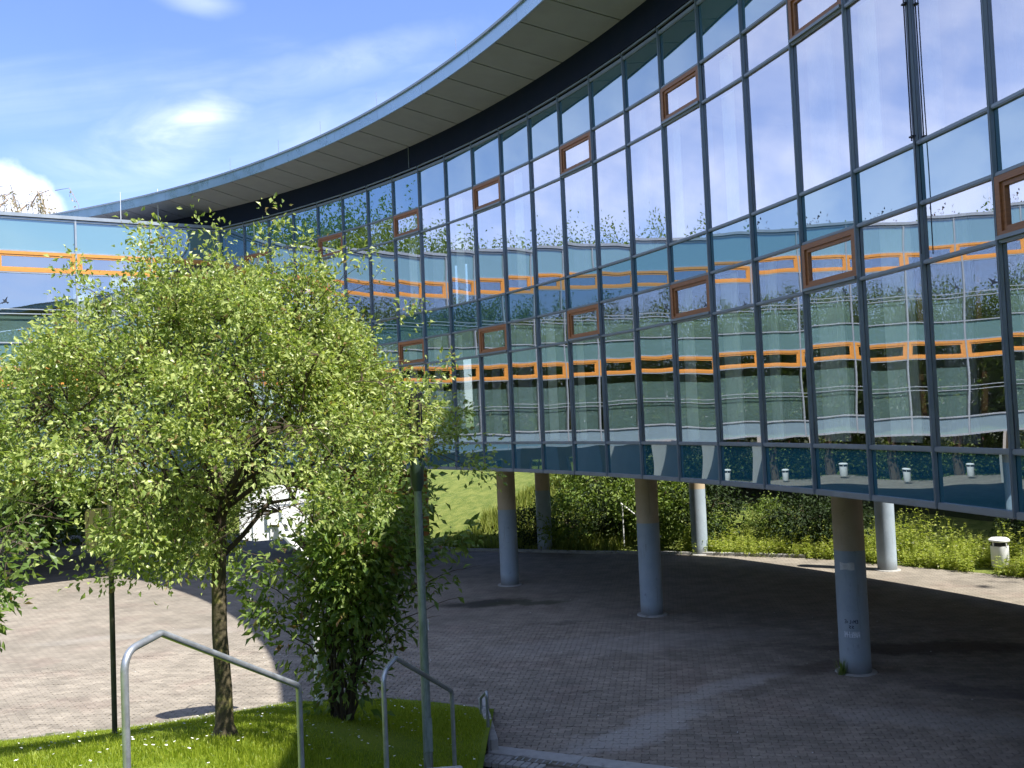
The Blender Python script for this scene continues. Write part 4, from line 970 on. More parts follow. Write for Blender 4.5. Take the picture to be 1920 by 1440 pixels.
def bin_(label, x, y, z, rz=0.0):
    t = thing('litter_bin', label, 'litter bin', (x, y, z), rz)
    b = MB(); b.lathe([(0.20, 0.10), (0.235, 0.16), (0.245, 0.70), (0.245, 0.72)], 24); me = b.mesh('body', M['white']); smooth_by_angle(me); put('body', me, t)
    b = MB(); b.lathe([(0.225, 0.72), (0.225, 0.84)], 20); b.build('opening_band', M['black'], t)
    b = MB(); b.lathe([(0.25, 0.84), (0.285, 0.86), (0.285, 0.90), (0.22, 0.95), (0.05, 0.97)], 24); me = b.mesh('lid', M['white']); smooth_by_angle(me); put('lid', me, t)
    for k in range(4): a = k * PI / 2 + .4; MB().box((-0.02, -0.02, 0.70), (0.02, 0.01, 0.86)).build('strut', M['white'], t, (0.235 * math.cos(a), 0.235 * math.sin(a), 0), a)
    MB().box((-0.04, -0.04, -0.02), (0.04, 0.04, 0.12)).build('foot', M['steel'], t)
bin_('white round litter bin with flat lid among the weeds at far right', 13.95, 27.75, 0.0)
bin_('white round litter bin on the path behind the straight wing', -34.2, 46.4, 0.0, 0.5)
def rear_details():
    t = thing('handrail', 'thin pale handrail climbing the bushy slope beyond the columns', 'handrail', (4.75, 34.4, 0.0)); o = t.location
    b = MB(); b.tube([(0, 0, 0.0), (0, 0, 0.95)], 0.03, 8); b.build('post', M['white'], t)
    b = MB(); b.tube([(0.35, -0.2, 0.55), (0, 0, 0.95), (-0.95, 0.6, 1.75)], 0.025, 8); b.build('rail', M['white'], t)
    b = MB(); b.tube([(-0.9, 0.55, 0.2), (-0.9, 0.55, 1.7)], 0.025, 8); b.build('post', M['white'], t)
    t = thing('garden_wall', 'bright white garden wall glimpsed between trees below the facade', 'wall', (5.4, 41.8, 1.5), R_(-12))
    MB().bbox((-1.6, -0.15, -0.8), (1.6, 0.15, 0.75), 0.03).build('wall', M['render'], t)
    MB().bbox((-1.65, -0.2, 0.755), (1.65, 0.2, 0.82), 0.01).build('coping', M['concrete'], t)
    # low kerb at the rear edge of the paving
    t = thing('paving_kerb', 'low pale kerb along the rear edge of the paving under the trees', 'kerb', apt(R_(45), plaza_edge(R_(45))))
    o = t.location
    for k in range(40):
        a = R_(38.5 + k * 0.42); r = plaza_edge(a); p0 = apt(a, r); p1 = apt(a + R_(0.42), plaza_edge(a + R_(0.42))); d = p1 - p0
        MB().bbox((0.005, -0.07, -0.05), (d.length - 0.005, 0.07, 0.09), 0.012).build('kerb_stone', M['concrete'], t, p0 - o, math.atan2(d.y, d.x))
rear_details()

# ------------------------------------------------------------------ foliage
def leaf_cloud(name, pos, axis, nrm, length, width, m, fold=0.25, droop=0.15):
    """one folded pointed leaf per row: base, two sides, tip -> four triangles"""
    n = len(pos); axis = axis / (np.linalg.norm(axis, axis=1, keepdims=True) + 1e-9)
    side = np.cross(axis, nrm); side /= (np.linalg.norm(side, axis=1, keepdims=True) + 1e-9); up = np.cross(side, axis)
    L = length[:, None]; W = width[:, None]
    b = pos; mid = pos + axis * L * .5; tip = pos + axis * L - up * L * droop
    l = mid + side * W * .5 + up * W * fold; r = mid - side * W * .5 + up * W * fold
    V = np.stack([b, l, mid, r, tip], 1).reshape(-1, 3)
    o5 = (np.arange(n) * 5)[:, None]
    Lp = (np.array([0, 2, 1, 0, 3, 2, 1, 2, 4, 2, 3, 4])[None] + o5).ravel(); S = np.full(n * 4, 3)
    me = fast_mesh(name, V, Lp, S); me.materials.append(m); return me
def unit(a): return a / (np.linalg.norm(a, axis=-1, keepdims=True) + 1e-9)
def clump_leaves(C, D, per, rad, g, ll, lw, upb=0.6):
    """leaves along a twig that starts at C and runs along D"""
    n = len(C); t = g.random((n, per)); off = g.normal(0, 1, (n, per, 3)) * rad[:, None, None] * 0.32
    P = C[:, None] + D[:, None] * t[..., None] * rad[:, None, None] * 1.6 + off
    A = unit(D)[:, None] * 0.5 + unit(off) * 0.9 + g.normal(0, .35, off.shape) + np.array([0, 0, -0.22])
    Nn = np.array([0, 0, upb]) + g.normal(0, 0.55, off.shape) + unit(off) * .25
    L = g.uniform(.5, 1.3, (n, per)) * ll; W = L * lw * g.uniform(.8, 1.2, (n, per))
    return P.reshape(-1, 3), A.reshape(-1, 3), Nn.reshape(-1, 3), L.ravel(), W.ravel()
def limb(b, p0, p1, r0, r1, g, n=6, sag=0.0, jit=0.06, sides=7):
    p0, p1 = np.array(p0, float), np.array(p1, float); L = np.linalg.norm(p1 - p0); pts = []
    for k in range(n + 1):
        t = k / n; p = p0 + (p1 - p0) * t + np.array([0, 0, 1]) * sag * 4 * t * (1 - t)
        if 0 < k < n: p = p + g.normal(0, jit * L / n * 1.3, 3)
        pts.append(p)
    b.tube([tuple(p) for p in pts], [r0 + (r1 - r0) * (k / n) ** .8 for k in range(n + 1)], sides, cap=True)
    return np.array(pts)

def main_tree():
    g = np.random.default_rng(21)
    t = thing('ornamental_tree', 'pale leaved young tree with wide dome crown standing on the lawn bank', 'tree', (-3.17, 10.07, 1.80)); t.scale = (.645,) * 3
    c = np.array([0.25, 0.1, 4.35]); R = np.array([3.75, 2.9, 3.55])
    # limbs
    br = MB(); tr = MB()
    tr.tube([(0.0, 0, -0.05), (0, 0, 0.05), (0.0, 0, 0.22), (0.01, 0, 0.8), (-0.03, 0.0, 1.7), (-0.02, 0.02, 2.6), (0.02, 0.02, 3.4), (0.05, 0.04, 4.0)], [0.25, 0.21, 0.15, 0.132, 0.122, 0.115, 0.105, 0.095], 16)
    me = tr.mesh('trunk', M['bark']); smooth_by_angle(me, 70); put('trunk', me, t)
    nodes = []
    for k in range(13):
        a = 2 * PI * k / 13 + g.uniform(-.2, .2); el = g.uniform(0.12, 1.25)
        d = np.array([math.cos(a) * math.cos(el), math.sin(a) * math.cos(el), math.sin(el)])
        tip = c + d * R * 0.82; st = np.array([0.03, 0.03, g.uniform(2.9, 3.95)])
        pts = limb(br, st, tip, 0.05, 0.012, g, 7, 0.25, 0.22); nodes += list(pts[2:])
        for q in range(4):
            i = g.integers(3, 7); d2 = unit(d + g.normal(0, .55, 3)); tp = c + d2 * R * 0.9
            p2 = limb(br, pts[i], pts[i] + (tp - pts[i]) * .8, 0.02, 0.006, g, 5, 0.05, 0.2, 5); nodes += list(p2[1:])
    nodes = np.array(nodes)
    # clumps in the crown: mostly in the shell, lumpy, with gaps
    N = 3000
    d = unit(g.normal(0, 1, (N * 3, 3))); rr = 1 - np.abs(g.normal(0, 0.20, N * 3)); rr = np.clip(rr, .25, 1)
    ph = [g.uniform(0, 6.28, 3) for _ in range(4)]
    lump = 1 + 0.075 * np.sin(d[:, 0] * 7 + ph[0][0]) * np.sin(d[:, 2] * 6 + ph[0][1]) + 0.06 * np.sin(d[:, 1] * 9 + d[:, 0] * 5 + ph[1][0]) + 0.05 * np.sin(d[:, 0] * 15 + ph[2][0]) * np.sin(d[:, 2] * 13 + ph[2][1])
    big = np.zeros(len(d)); cen = unit(g.normal(0, 1, (16, 3)) + np.array([0, -.3, .2])); amp = g.uniform(-.17, .15, 16)
    for ce, am in zip(cen, amp): big += am * np.exp(-((d - ce) ** 2).sum(1) / (2 * .30 ** 2))
    lump = lump + big
    hz = np.clip(d[:, 2], 0, .98); prof = 0.64 + 0.36 * np.sqrt((1 - hz) / (1 + hz)); d = d * np.c_[prof, prof, np.ones(len(d))]; left = np.clip(-d[:, 0] * 1.6, 0, 1)[:, None]; R = R * np.array([1.05, 1.0, 1.0]) * (1 + left * np.array([0.16, 0, 0]) * np.clip(1.2 - d[:, 2:3], 0, 1))
    P = c + d * R * (rr * lump)[:, None]
    # umbrella: below the widest level the crown only droops irregularly
    lowz = 3.05 + 1.25 * np.clip((P[:, 0] + .05) / .45, 0, 1) + 0.2 * np.clip((P[:, 0] - 1) / 1.3, 0, 1) + 1.05 * np.clip((-P[:, 0] - 0.75) / .6, 0, 1) + 0.25 * np.sin(P[:, 0] * 1.9 + 1) + 0.25 * np.sin(P[:, 0] * 4.3 + P[:, 1] * 2) - 0.10 * np.exp(-((P[:, 0] + 1.6) / 1.1) ** 2) - 0.45 * np.exp(-((P[:, 0] - 2.3) / .8) ** 2)
    ok = P[:, 2] > lowz
    hole = np.sin(P[:, 0] * 2.3 + 1.3) * np.sin(P[:, 2] * 2.6 + .4) * np.sin(P[:, 1] * 2.1 + 2)
    ok &= hole < g.uniform(-0.05, 0.35, len(P))
    ok &= ~((P[:, 0] > -2.35) & (P[:, 0] < -1.05) & (P[:, 2] < 4.05))
    P = P[ok][:N]
    D = unit(P - (c - np.array([0, 0, 1.4]))); D = unit(D + g.normal(0, .35, D.shape) + np.array([0, 0, -0.05]))
    # stray shoots on top and trailing twigs below left
    sh = []
    for x, z in ((-2.35, 3.05), (-2.2, 3.2), (-1.3, 3.62), (-1.15, 3.8), (-0.9, 3.75), (-0.2, 3.75), (0.55, 3.65), (0.9, 3.85), (1.3, 3.45), (1.9, 3.2), (2.3, 3.05), (2.9, 2.35), (3.4, 1.5), (3.65, 0.75), (3.9, .2), (3.8, -0.1), (4.0, -.25), (-3.7, 1.7), (-3.4, 2.0)):
        for _ in range(3): sh.append((c[0] + x + g.normal(0, .07), c[1] + g.uniform(-.9, .5), c[2] + z + g.normal(0, .08)))
    for x, z in ((-1.5, -1.25), (-1.35, -0.9), (-1.0, -1.0), (-3.2, -0.7), (0.9, -.75), (1.6, -.7), (2.4, -.6), (-.5, -.8), (-3.3, -.4)):
        for _ in range(4): sh.append((c[0] + x + g.normal(0, .12), c[1] + g.uniform(-1.6, 0.3), c[2] + z + g.normal(0, .1)))
    for _ in range(260): sh.append((g.uniform(-1.15, .2), g.uniform(-1.7, .9), g.uniform(3.0, 4.3)))
    sh = np.array(sh); P = np.concatenate([P, sh]); Ds = unit(sh - c + g.normal(0, .3, sh.shape)); D = np.concatenate([D, Ds])
    # twigs back to the nearest branch
    for p, dd in zip(P[::2], D[::2]):
        i = np.argmin(((nodes - p) ** 2).sum(1) + 0.6 * np.maximum(0, np.linalg.norm(nodes - c, axis=1) - np.linalg.norm(p - c)))
        q = nodes[i]; mid = (p + q) / 2 + np.array([0, 0, 0.08]); br.tube([tuple(q), tuple(mid), tuple(p), tuple(p + dd * .3)], [0.009, 0.006, 0.004, 0.002], 3, cap=False)
    put('branches', br.mesh('branches', M['twig']), t)
    a = clump_leaves(P, D, 21, np.full(len(P), 0.25), g, 0.096, 0.56, 0.5)
    o = put('crown', leaf_cloud('crown', *a, M['leaf']), t); kind(o, 'stuff'); print('main leaves', len(a[0]))
main_tree()
def bush():
    g = np.random.default_rng(5)
    t = thing('tall_shrub', 'dark glossy multi-stemmed shrub in front of the hoop, sunlit patch at its right', 'shrub', (-2.58, 13.5, 0.86)); t.scale = (.834,) * 3; br = MB()
    P = []; D = []
    for k in range(22):
        a = g.uniform(0, 2 * PI); sp = g.uniform(0.15, 1.0); h = g.uniform(3.2, 5.0) * (1 - 0.22 * sp)
        tip = np.array([math.cos(a) * 1.75 * sp + 0.05, math.sin(a) * 1.3 * sp, h]); st = np.array([math.cos(a) * .16, math.sin(a) * .14, -0.05])
        pts = limb(br, st, tip * np.array([.55, .55, .62]), 0.026, 0.016, g, 5, 0.0, .12, 6); p2 = limb(br, pts[-1], tip, 0.016, 0.005, g, 5, 0.12, .15, 5)
        allp = np.concatenate([pts[2:], p2])
        for p in allp:
            dens = 8 if p[2] > 1.9 else 3
            for _ in range(dens):
                dd = unit(np.array([p[0], p[1], 0.2]) * 0.6 + g.normal(0, .5, 3)); q = p + dd * g.uniform(0.05, 0.42)
                P.append(q); D.append(dd); 
                if g.random() < .5: br.tube([tuple(p), tuple(q)], [0.005, 0.002], 3, cap=False)
    # long side sprays to the right and left
    for tip in ((2.45, -.2, 2.55), (2.1, -.3, 2.05), (2.0, .1, 3.0), (-1.75, -.4, 3.05), (-1.9, -.2, 2.6), (-1.6, -.5, 2.2), (-1.5, -.3, 1.9), (1.75, -.5, 1.8)):
        pts = limb(br, (tip[0] * .25, tip[1] * .3, tip[2] - 0.75), tip, 0.014, 0.003, g, 8, 0.12, .08, 5)
        for p in pts[2:]:
            for _ in range(4): dd = unit(np.array([tip[0], tip[1], -.3]) + g.normal(0, .7, 3)); P.append(p + g.normal(0, .06, 3)); D.append(dd)
    # low skirts
    for _ in range(60):
        z = g.uniform(0.05, 1.5); a = g.uniform(0, 2 * PI); r = g.uniform(.1, .50) * (1.1 - .15 * z); P.append(np.array([math.cos(a) * r + (0.1), math.sin(a) * r, z])); D.append(unit(np.array([math.cos(a), math.sin(a), -.4])))
    for _ in range(30): P.append(np.array([g.uniform(.3, 1.3), g.uniform(.2, .8), g.uniform(.05, .55)])); D.append(unit(g.normal(0, 1, 3)))
    P, D = np.array(P), np.array(D); rad = np.hypot(P[:, 0] - .05, P[:, 1]); ok = (rad < 0.38 + np.clip(P[:, 2] - 0.85, 0, 9) * 0.85) & ~((P[:, 0] < -0.25) & (P[:, 2] > 2.95)); P, D = P[ok], D[ok]
    put('stems', br.mesh('stems', M['twig']), t)
    a = clump_leaves(P, D, 6, np.full(len(P), 0.24), g, 0.175, 0.44, 0.45)
    o = put('foliage', leaf_cloud('foliage', *a, M['leaf_bush']), t); kind(o, 'stuff'); print('bush leaves', len(a[0]))
bush()
def near_tree():
    g = np.random.default_rng(11)
    base = np.array([-4.55, 7.25, 2.3]); t = thing('small_tree', 'small tree at left edge whose big leaves hang in front of the plaza', 'tree', tuple(base)); t.scale = (.62,) * 3; br = MB(); P = []; D = []
    tr = MB(); tr.tube([(0, 0, -.1), (0, 0, .3), (.05, 0, 1.6), (.02, 0.05, 3.0)], [0.10, 0.08, 0.065, 0.05], 12); put('trunk', tr.mesh('trunk', M['bark'], True), t)
    tips = [(1.2, .0, 3.1), (1.0, -.3, 2.6), (0.9, -.5, 2.35), (1.2, .6, 3.5), (-1.5, 0, 3.6), (-1, 1, 3.8), (0.5, -.9, 3.0), (-.5, -.6, 3.6), (-1.6, .6, 3.2), (1.0, -.1, 2.9)]
    for tip in tips:
        st = (0.03, 0.02, min(2.9, max(1.6, tip[2] - 1.3))); pts = limb(br, st, tip, 0.028, 0.004, g, 8, 0.18, .1, 6)
        for p in pts[2:]:
            for _ in range(4):
                dd = unit(np.array([tip[0], tip[1], -.2]) * .4 + g.normal(0, .6, 3)); q = p + dd * g.uniform(.05, .35); P.append(q); D.append(dd); br.tube([tuple(p), tuple(q), tuple(q + dd * .2)], [.006, .004, .002], 3, cap=False)
    put('branches', br.mesh('branches', M['twig']), t)
    P, D = np.array(P), np.array(D); a = clump_leaves(P, D, 7, np.full(len(P), 0.2), g, 0.135, 0.46, .6)
    pos, ax, nr, L, W = a; wp = pos * .62 + base
    vis = (wp[:, 0] > -0.54 * wp[:, 1]); score = np.where(vis, np.hypot(wp[:, 0], wp[:, 1]), 1e9); order = np.argsort(score)[:280]
    lm = leaf_cloud('leaf', np.zeros((1, 3)), np.array([[1., 0, 0]]), np.array([[0, 0, 1.]]), np.array([1.]), np.array([.46]), M['leaf_near'])
    for i in order:
        X = Vector(ax[i]).normalized(); Nz = Vector(nr[i]); Y = Nz.cross(X).normalized(); Z = X.cross(Y)
        o = put('leaf', lm, t); o.matrix_local = Matrix.Translation(Vector(pos[i])) @ Matrix((X, Y, Z)).transposed().to_4x4() @ Matrix.Scale(L[i], 4)
    keep = np.ones(len(pos), bool); keep[order] = False
    o = put('crown', leaf_cloud('crown', pos[keep], ax[keep], nr[keep], L[keep], W[keep], M['leaf_near']), t); kind(o, 'stuff')
near_tree()

def proto(seed, R, c, ncl, per, ll, m, crad=0.55, lw=.5, hollow=.34, low=None):
    """crown mesh and trunk mesh of a background tree, base at the origin"""
    g = np.random.default_rng(seed); R = np.array(R, float); c = np.array(c, float)
    d = unit(g.normal(0, 1, (ncl, 3))); lump = 1 + 0.16 * np.sin(d[:, 0] * 5 + seed) * np.sin(d[:, 2] * 5 + seed * 2) + 0.12 * np.sin(d[:, 1] * 8 + seed) + .1 * np.sin(d[:, 0] * 11 + d[:, 2] * 9)
    rr = np.clip(1 - np.abs(g.normal(0, hollow, ncl)), .15, 1); P = c + d * R * (rr * lump)[:, None]
    P = P[P[:, 2] > 0.15]
    D = unit(unit(P - c) + g.normal(0, .4, P.shape))
    a = clump_leaves(P, D, per, g.uniform(.7, 1.3, len(P)) * crad, g, ll, lw, .6)
    cm = leaf_cloud('crown', *a, m)
    b = MB(); top = c + np.array([0.2, 0, R[2] * .3])
    pts = limb(b, (0, 0, -.3), top, 0.035 * c[2] + .05, 0.04, g, 7, 0, .05, 8)
    for k in range(7):
        i = g.integers(2, 7); dd = unit(g.normal(0, 1, 3) + np.array([0, 0, .6])); limb(b, pts[i], c + dd * R * .8, 0.05, 0.012, g, 5, .1, .15, 5)
    return cm, b.mesh('trunk', M['twig'])
PR = {
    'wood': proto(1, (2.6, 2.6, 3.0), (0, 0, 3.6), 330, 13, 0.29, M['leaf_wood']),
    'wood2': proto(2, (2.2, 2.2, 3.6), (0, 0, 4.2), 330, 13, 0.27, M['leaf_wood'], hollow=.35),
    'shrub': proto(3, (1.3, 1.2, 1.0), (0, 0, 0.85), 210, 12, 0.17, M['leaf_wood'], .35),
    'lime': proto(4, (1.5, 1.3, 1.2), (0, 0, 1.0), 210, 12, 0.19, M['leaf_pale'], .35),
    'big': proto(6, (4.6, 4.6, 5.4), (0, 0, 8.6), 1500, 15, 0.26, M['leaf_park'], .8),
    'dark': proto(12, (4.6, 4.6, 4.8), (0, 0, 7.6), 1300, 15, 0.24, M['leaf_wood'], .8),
    'tall': proto(14, (4.6, 4.6, 5.6), (0, 0, 8.4), 3600, 11, 0.21, M['leaf_park'], .8),
    'bigpale': proto(8, (4.2, 4.2, 5.6), (0, 0, 8.2), 1300, 15, 0.26, M['leaf_pale'], .8, hollow=.35),
    'copper': proto(9, (3.6, 3.6, 4.6), (0, 0, 8.6), 2400, 11, 0.20, M['leaf_red'], .7),
}
def plant(name, p, label, cat, x, y, s, rz=None, group=None, z=None, sz=1.0):
    if z is None: z = max(float(hill_h(x, y)), 0.0)
    t = thing(name, label, cat, (x, y, z), random.uniform(0, 6.28) if rz is None else rz, group)
    a = kind(put('crown', PR[p][0], t), 'stuff'); b = put('trunk' if 'tree' in name else 'stems', PR[p][1], t)
    t.scale = (s, s, s * sz); return t
def rp(a, u): a = R_(a); p = apt(a, plaza_edge(a) + u); return p.x, p.y
# woodland behind the columns
g = np.random.default_rng(3)
GW = 'trees in the dark wood behind the columns'
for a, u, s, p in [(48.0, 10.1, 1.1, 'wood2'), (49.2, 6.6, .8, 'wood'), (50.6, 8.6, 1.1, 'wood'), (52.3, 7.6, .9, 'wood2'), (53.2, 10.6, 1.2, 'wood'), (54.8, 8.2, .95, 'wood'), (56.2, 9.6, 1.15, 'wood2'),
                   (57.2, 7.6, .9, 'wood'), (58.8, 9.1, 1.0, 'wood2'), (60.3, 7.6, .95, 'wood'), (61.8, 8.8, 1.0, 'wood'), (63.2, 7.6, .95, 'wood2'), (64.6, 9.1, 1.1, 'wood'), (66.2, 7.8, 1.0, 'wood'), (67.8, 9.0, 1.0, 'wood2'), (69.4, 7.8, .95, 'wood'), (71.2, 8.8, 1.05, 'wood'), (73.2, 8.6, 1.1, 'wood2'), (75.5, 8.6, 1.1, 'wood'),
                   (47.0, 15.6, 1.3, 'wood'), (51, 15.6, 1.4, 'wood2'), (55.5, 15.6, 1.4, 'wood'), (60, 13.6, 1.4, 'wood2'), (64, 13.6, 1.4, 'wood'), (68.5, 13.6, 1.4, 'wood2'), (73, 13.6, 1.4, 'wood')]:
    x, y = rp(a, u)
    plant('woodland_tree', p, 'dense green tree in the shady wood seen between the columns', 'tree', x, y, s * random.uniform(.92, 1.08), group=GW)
for a, u, s, p, l in [(42.4, 9.5, 1.5, 'shrub', 'dark shrub high on the sunny slope'), (43.6, 7.2, 1.5, 'lime', 'large leafy bush high on the sunny slope behind the first column'), (44.0, 4.6, 1.0, 'lime', 'leafy bush on the sunny slope beside the entrance block'), (43.4, 1.2, .75, 'shrub', 'dark low shrub at the foot of the sunny slope'), (45.2, 1.0, .8, 'lime', 'sunlit shrub right of the sunny slope, behind the first front column'), (46.6, 4.2, 1.3, 'shrub', 'dark shrub below the white garden wall'), (47.3, 2.2, .9, 'lime', 'sunlit shrub behind the half sunlit rear column'), (46.0, 1.8, .7, 'shrub', 'low dark shrub at the paving edge left of the first column'), (48.8, 1.4, .65, 'lime', 'sunlit bush between the first two columns'),
                      (50.2, 2.2, 1.0, 'shrub', 'dark shrub just right of the half sunlit rear column'), (47.9, 2.8, 1.0, 'lime', 'bright sunlit bush in front of the dark wood'), (49.9, 1.9, .7, 'lime', 'yellow-green bush beside the thin pale handrail'),
                      (54.4, 1.5, .9, 'shrub', 'dark shrub behind the middle front column'), (55.3, 1.8, .8, 'shrub', 'dark shrub at the foot of the patchy rear column'), (52.4, 2.4, .5, 'lime', 'low flowering bush right of the patchy rear column'), (61.5, 2.8, .8, 'shrub', 'dark shrub between the nearest column and the rear right column')]:
    x, y = rp(a, u); plant('shrub', p, l, 'shrub', x, y, s)
for a, u, s, p in [(50.5, 8.4, .8, 'dark'), (53, 8.4, .85, 'dark'), (55.6, 8.4, .8, 'dark'), (58, 8.4, .8, 'dark'), (60.4, 8.4, .8, 'dark'), (62.8, 8.4, .8, 'dark'), (65.2, 8.4, .85, 'dark'), (67.6, 8.4, .85, 'dark'), (70, 8.4, .85, 'dark'), (72.6, 8.4, .9, 'dark'), (75.5, 8.4, .95, 'dark'), (79, 8.4, 1.0, 'dark'), (83, 8.4, 1.0, 'dark'),
                   (54, 15.0, 1.0, 'dark'), (57.5, 15.0, 1.0, 'dark'), (61, 15.0, 1.0, 'dark'), (64.5, 15.0, 1.0, 'dark'), (68, 15.0, 1.0, 'dark'), (71.5, 15.0, 1.1, 'dark'), (76, 15.0, 1.1, 'dark'), (81, 15.0, 1.1, 'dark')]:
    x, y = rp(a, u); plant('woodland_tree', p, 'tall tree shading the wood behind the glass building', 'tree', x, y, s, group='tall trees shading the wood')  # tall rows added to cast shade over the wood
for k in range(10):  # very tall row added to lengthen the shade on the wood
    x, y = rp(51 + k * 4.6, 19); plant('woodland_tree', 'dark', 'very tall tree added at the back of the wood to shade it', 'tree', x, y, 1.9, group='very tall trees added to shade the wood')
# weeds along the rear edge of the paving
def weed_mesh(seed, h, n):
    g = np.random.default_rng(seed); b = MB(); P, A, Nn, L, W = [], [], [], [], []
    for k in range(n):
        a = g.uniform(0, 6.28); r = g.uniform(0, .38); hh = h * g.uniform(.45, 1.0); p0 = np.array([math.cos(a) * r, math.sin(a) * r, -.03]); p1 = p0 + np.array([g.normal(0, .13), g.normal(0, .13), hh])
        pts = limb(b, p0, p1, .007, .002, g, 4, 0, .05, 3)
        for q in range(16):
            t = g.uniform(.1, 1.0); p = p0 + (p1 - p0) * t; aa = g.uniform(0, 6.28); P.append(p); A.append((math.cos(aa), math.sin(aa), g.uniform(-.3, .6))); Nn.append((g.normal(0, .4), g.normal(0, .4), 1)); L.append(g.uniform(.07, .17) * (1.15 - .6 * t)); W.append(L[-1] * g.uniform(.28, .45))
    cm = leaf_cloud('leaves', np.array(P), np.array(A), np.array(Nn), np.array(L), np.array(W), M['leaf_weed']); return cm, b.mesh('stalks', M['leaf_weed'])
WM = [weed_mesh(31, 1.15, 16), weed_mesh(32, .75, 18), weed_mesh(33, 0.5, 16)]
LP = [[], [], [], 0]
def merge_weed(me, x, y, z, rz, sc):
    n = len(me.vertices); co = np.empty(n * 3, np.float32); me.vertices.foreach_get('co', co); co = co.reshape(-1, 3) * sc
    c_, s_ = math.cos(rz), math.sin(rz); co = np.c_[co[:, 0] * c_ - co[:, 1] * s_ + x, co[:, 0] * s_ + co[:, 1] * c_ + y, co[:, 2] + z]
    l = np.empty(len(me.loops), np.int32); me.loops.foreach_get('vertex_index', l); t = np.empty(len(me.polygons), np.int32); me.polygons.foreach_get('loop_total', t)
    LP[0].append(co); LP[1].append(l + LP[3]); LP[2].append(t); LP[3] += n
for a in np.arange(50.6, 74.5, 0.26):
    for u in (0.2, 0.75, 1.35, 1.9):
        if g.random() < (.85 if a > 52.5 else .6):
            k = int(g.choice([0, 1, 2], p=([.05, .35, .6] if u < .5 else [.25, .45, .3] if a > 56.5 else [.0, .25, .75])))
            x, y = rp(a + g.uniform(-.12, .12), u + g.uniform(-.2, .25))
            if math.hypot(x - 13.95, y - 27.75) < .5: continue
            z = max(0, float(hill_h(x, y)) * .6); rz = g.uniform(0, 6.28); sc = g.uniform(.75, 1.2)
            for me in WM[k]: merge_weed(me, x, y, z, rz, sc)
me = fast_mesh('weeds', np.concatenate(LP[0]), np.concatenate(LP[1]), np.concatenate(LP[2])); me.materials.append(M['leaf_weed']); kind(put('weeds', me), 'stuff')
for a, u, sc in [(57.6, 1.0, 1.2), (58.1, 1.3, 1.4), (58.6, .9, 1.25), (59.1, 1.2, 1.45), (59.7, 1.3, 1.2), (54.6, 1.0, 1.0), (55.2, 1.2, 1.1), (61.6, 1.2, 1.2)]:
    x, y = rp(a, u); t = thing('tall_weed', 'tall yellow-green weed standing above the weedy strip by the rear paving', 'weed', (x, y, max(0, float(hill_h(x, y)) * .6)), g.uniform(0, 6.28), 'tall weeds above the rear strip')
    kind(put('leaves', WM[0][0], t), 'stuff'); put('stalks', WM[0][1], t); t.scale = (sc, sc, sc * 1.1)
# grass tuft at the nearest column
def tuft():
    g = np.random.default_rng(2); b = MB()
    for k in range(70):
        a = g.uniform(0, 6.28); r = g.uniform(0, .07); h = g.uniform(.10, .34); l = g.uniform(.02, .16); w = .006
        p = Vector((math.cos(a) * r * 1.3, math.sin(a) * r, -.01)); q = p + Vector((math.cos(a) * l, math.sin(a) * l, h)); s = Vector((-math.sin(a), math.cos(a), 0)) * w; m_ = p.lerp(q, .55) + Vector((0, 0, h * .12))
        b.add([p - s, p + s, m_ + s * .7, m_ - s * .7, q], [(0, 1, 2, 3), (3, 2, 4)])
    d = Vector((-C3.x, -C3.y, 0)).normalized(); p = C3 + d * 0.26 + Vector((-d.y, d.x, 0)) * -0.24
    tag(b.build('grass_tuft', M['leaf_bush'], None, p), 'dark grass tuft growing at the foot of the nearest column', 'grass tuft')
tuft()
# green under and behind the straight wing
for k, (t_, o_) in enumerate([(1, -15), (4.5, -15), (7.5, -25), (11, -27), (15, -27), (20, -26), (25, -25), (30, -25), (35, -26), (41, -25), (47, -25), (9, -30), (13, -31), (17.5, -30), (22.5, -29), (27.5, -29), (32.5, -29), (38, -29), (44, -28), (52, -26)]):
    p = wpt(t_, o_); plant('shrub', 'lime', 'sunlit bush beyond the far side of the straight wing', 'shrub', p.x, p.y, 1.5, group='bushes behind the straight wing', z=0)
for k, (t_, o_, s) in enumerate([(1, -18.5, 1.2), (4, -19, 1.3), (8, -30, 1.3), (12, -31, 1.3), (17, -30, 1.25), (22, -31, 1.3), (27, -29, 1.2), (32, -30, 1.3), (38, -29, 1.3), (44, -30, 1.3), (50, -29, 1.3), (-1.5, -16, 1.2)]):
    p = wpt(t_, o_); plant('woodland_tree', ('big', 'bigpale')[k % 2], 'leafy green tree standing behind the straight wing, seen through its windows', 'tree', p.x, p.y, s * .72, group='trees behind the straight wing', z=0)
for k, (t_, o_, s, p_) in enumerate([(18, -34, 1.15, 'tall'), (24, -34, 1.2, 'bigpale'), (29, -35, 1.3, 'tall'), (36, -34, 1.25, 'tall'), (42, -34, 1.1, 'bigpale'), (47, -35, 1.1, 'copper'), (53, -34, 1.3, 'tall'), (59, -30, 1.25, 'bigpale'), (66, -20, 1.3, 'tall'), (72, -10, 1.35, 'tall'), (74, 2, 1.3, 'bigpale')]):
    p = wpt(t_, o_); plant('tall_tree', p_, 'tall broadleaf tree rising beyond the far end of the straight wing', 'tree', p.x, p.y, s, group='tall trees beyond the straight wing', z=0)
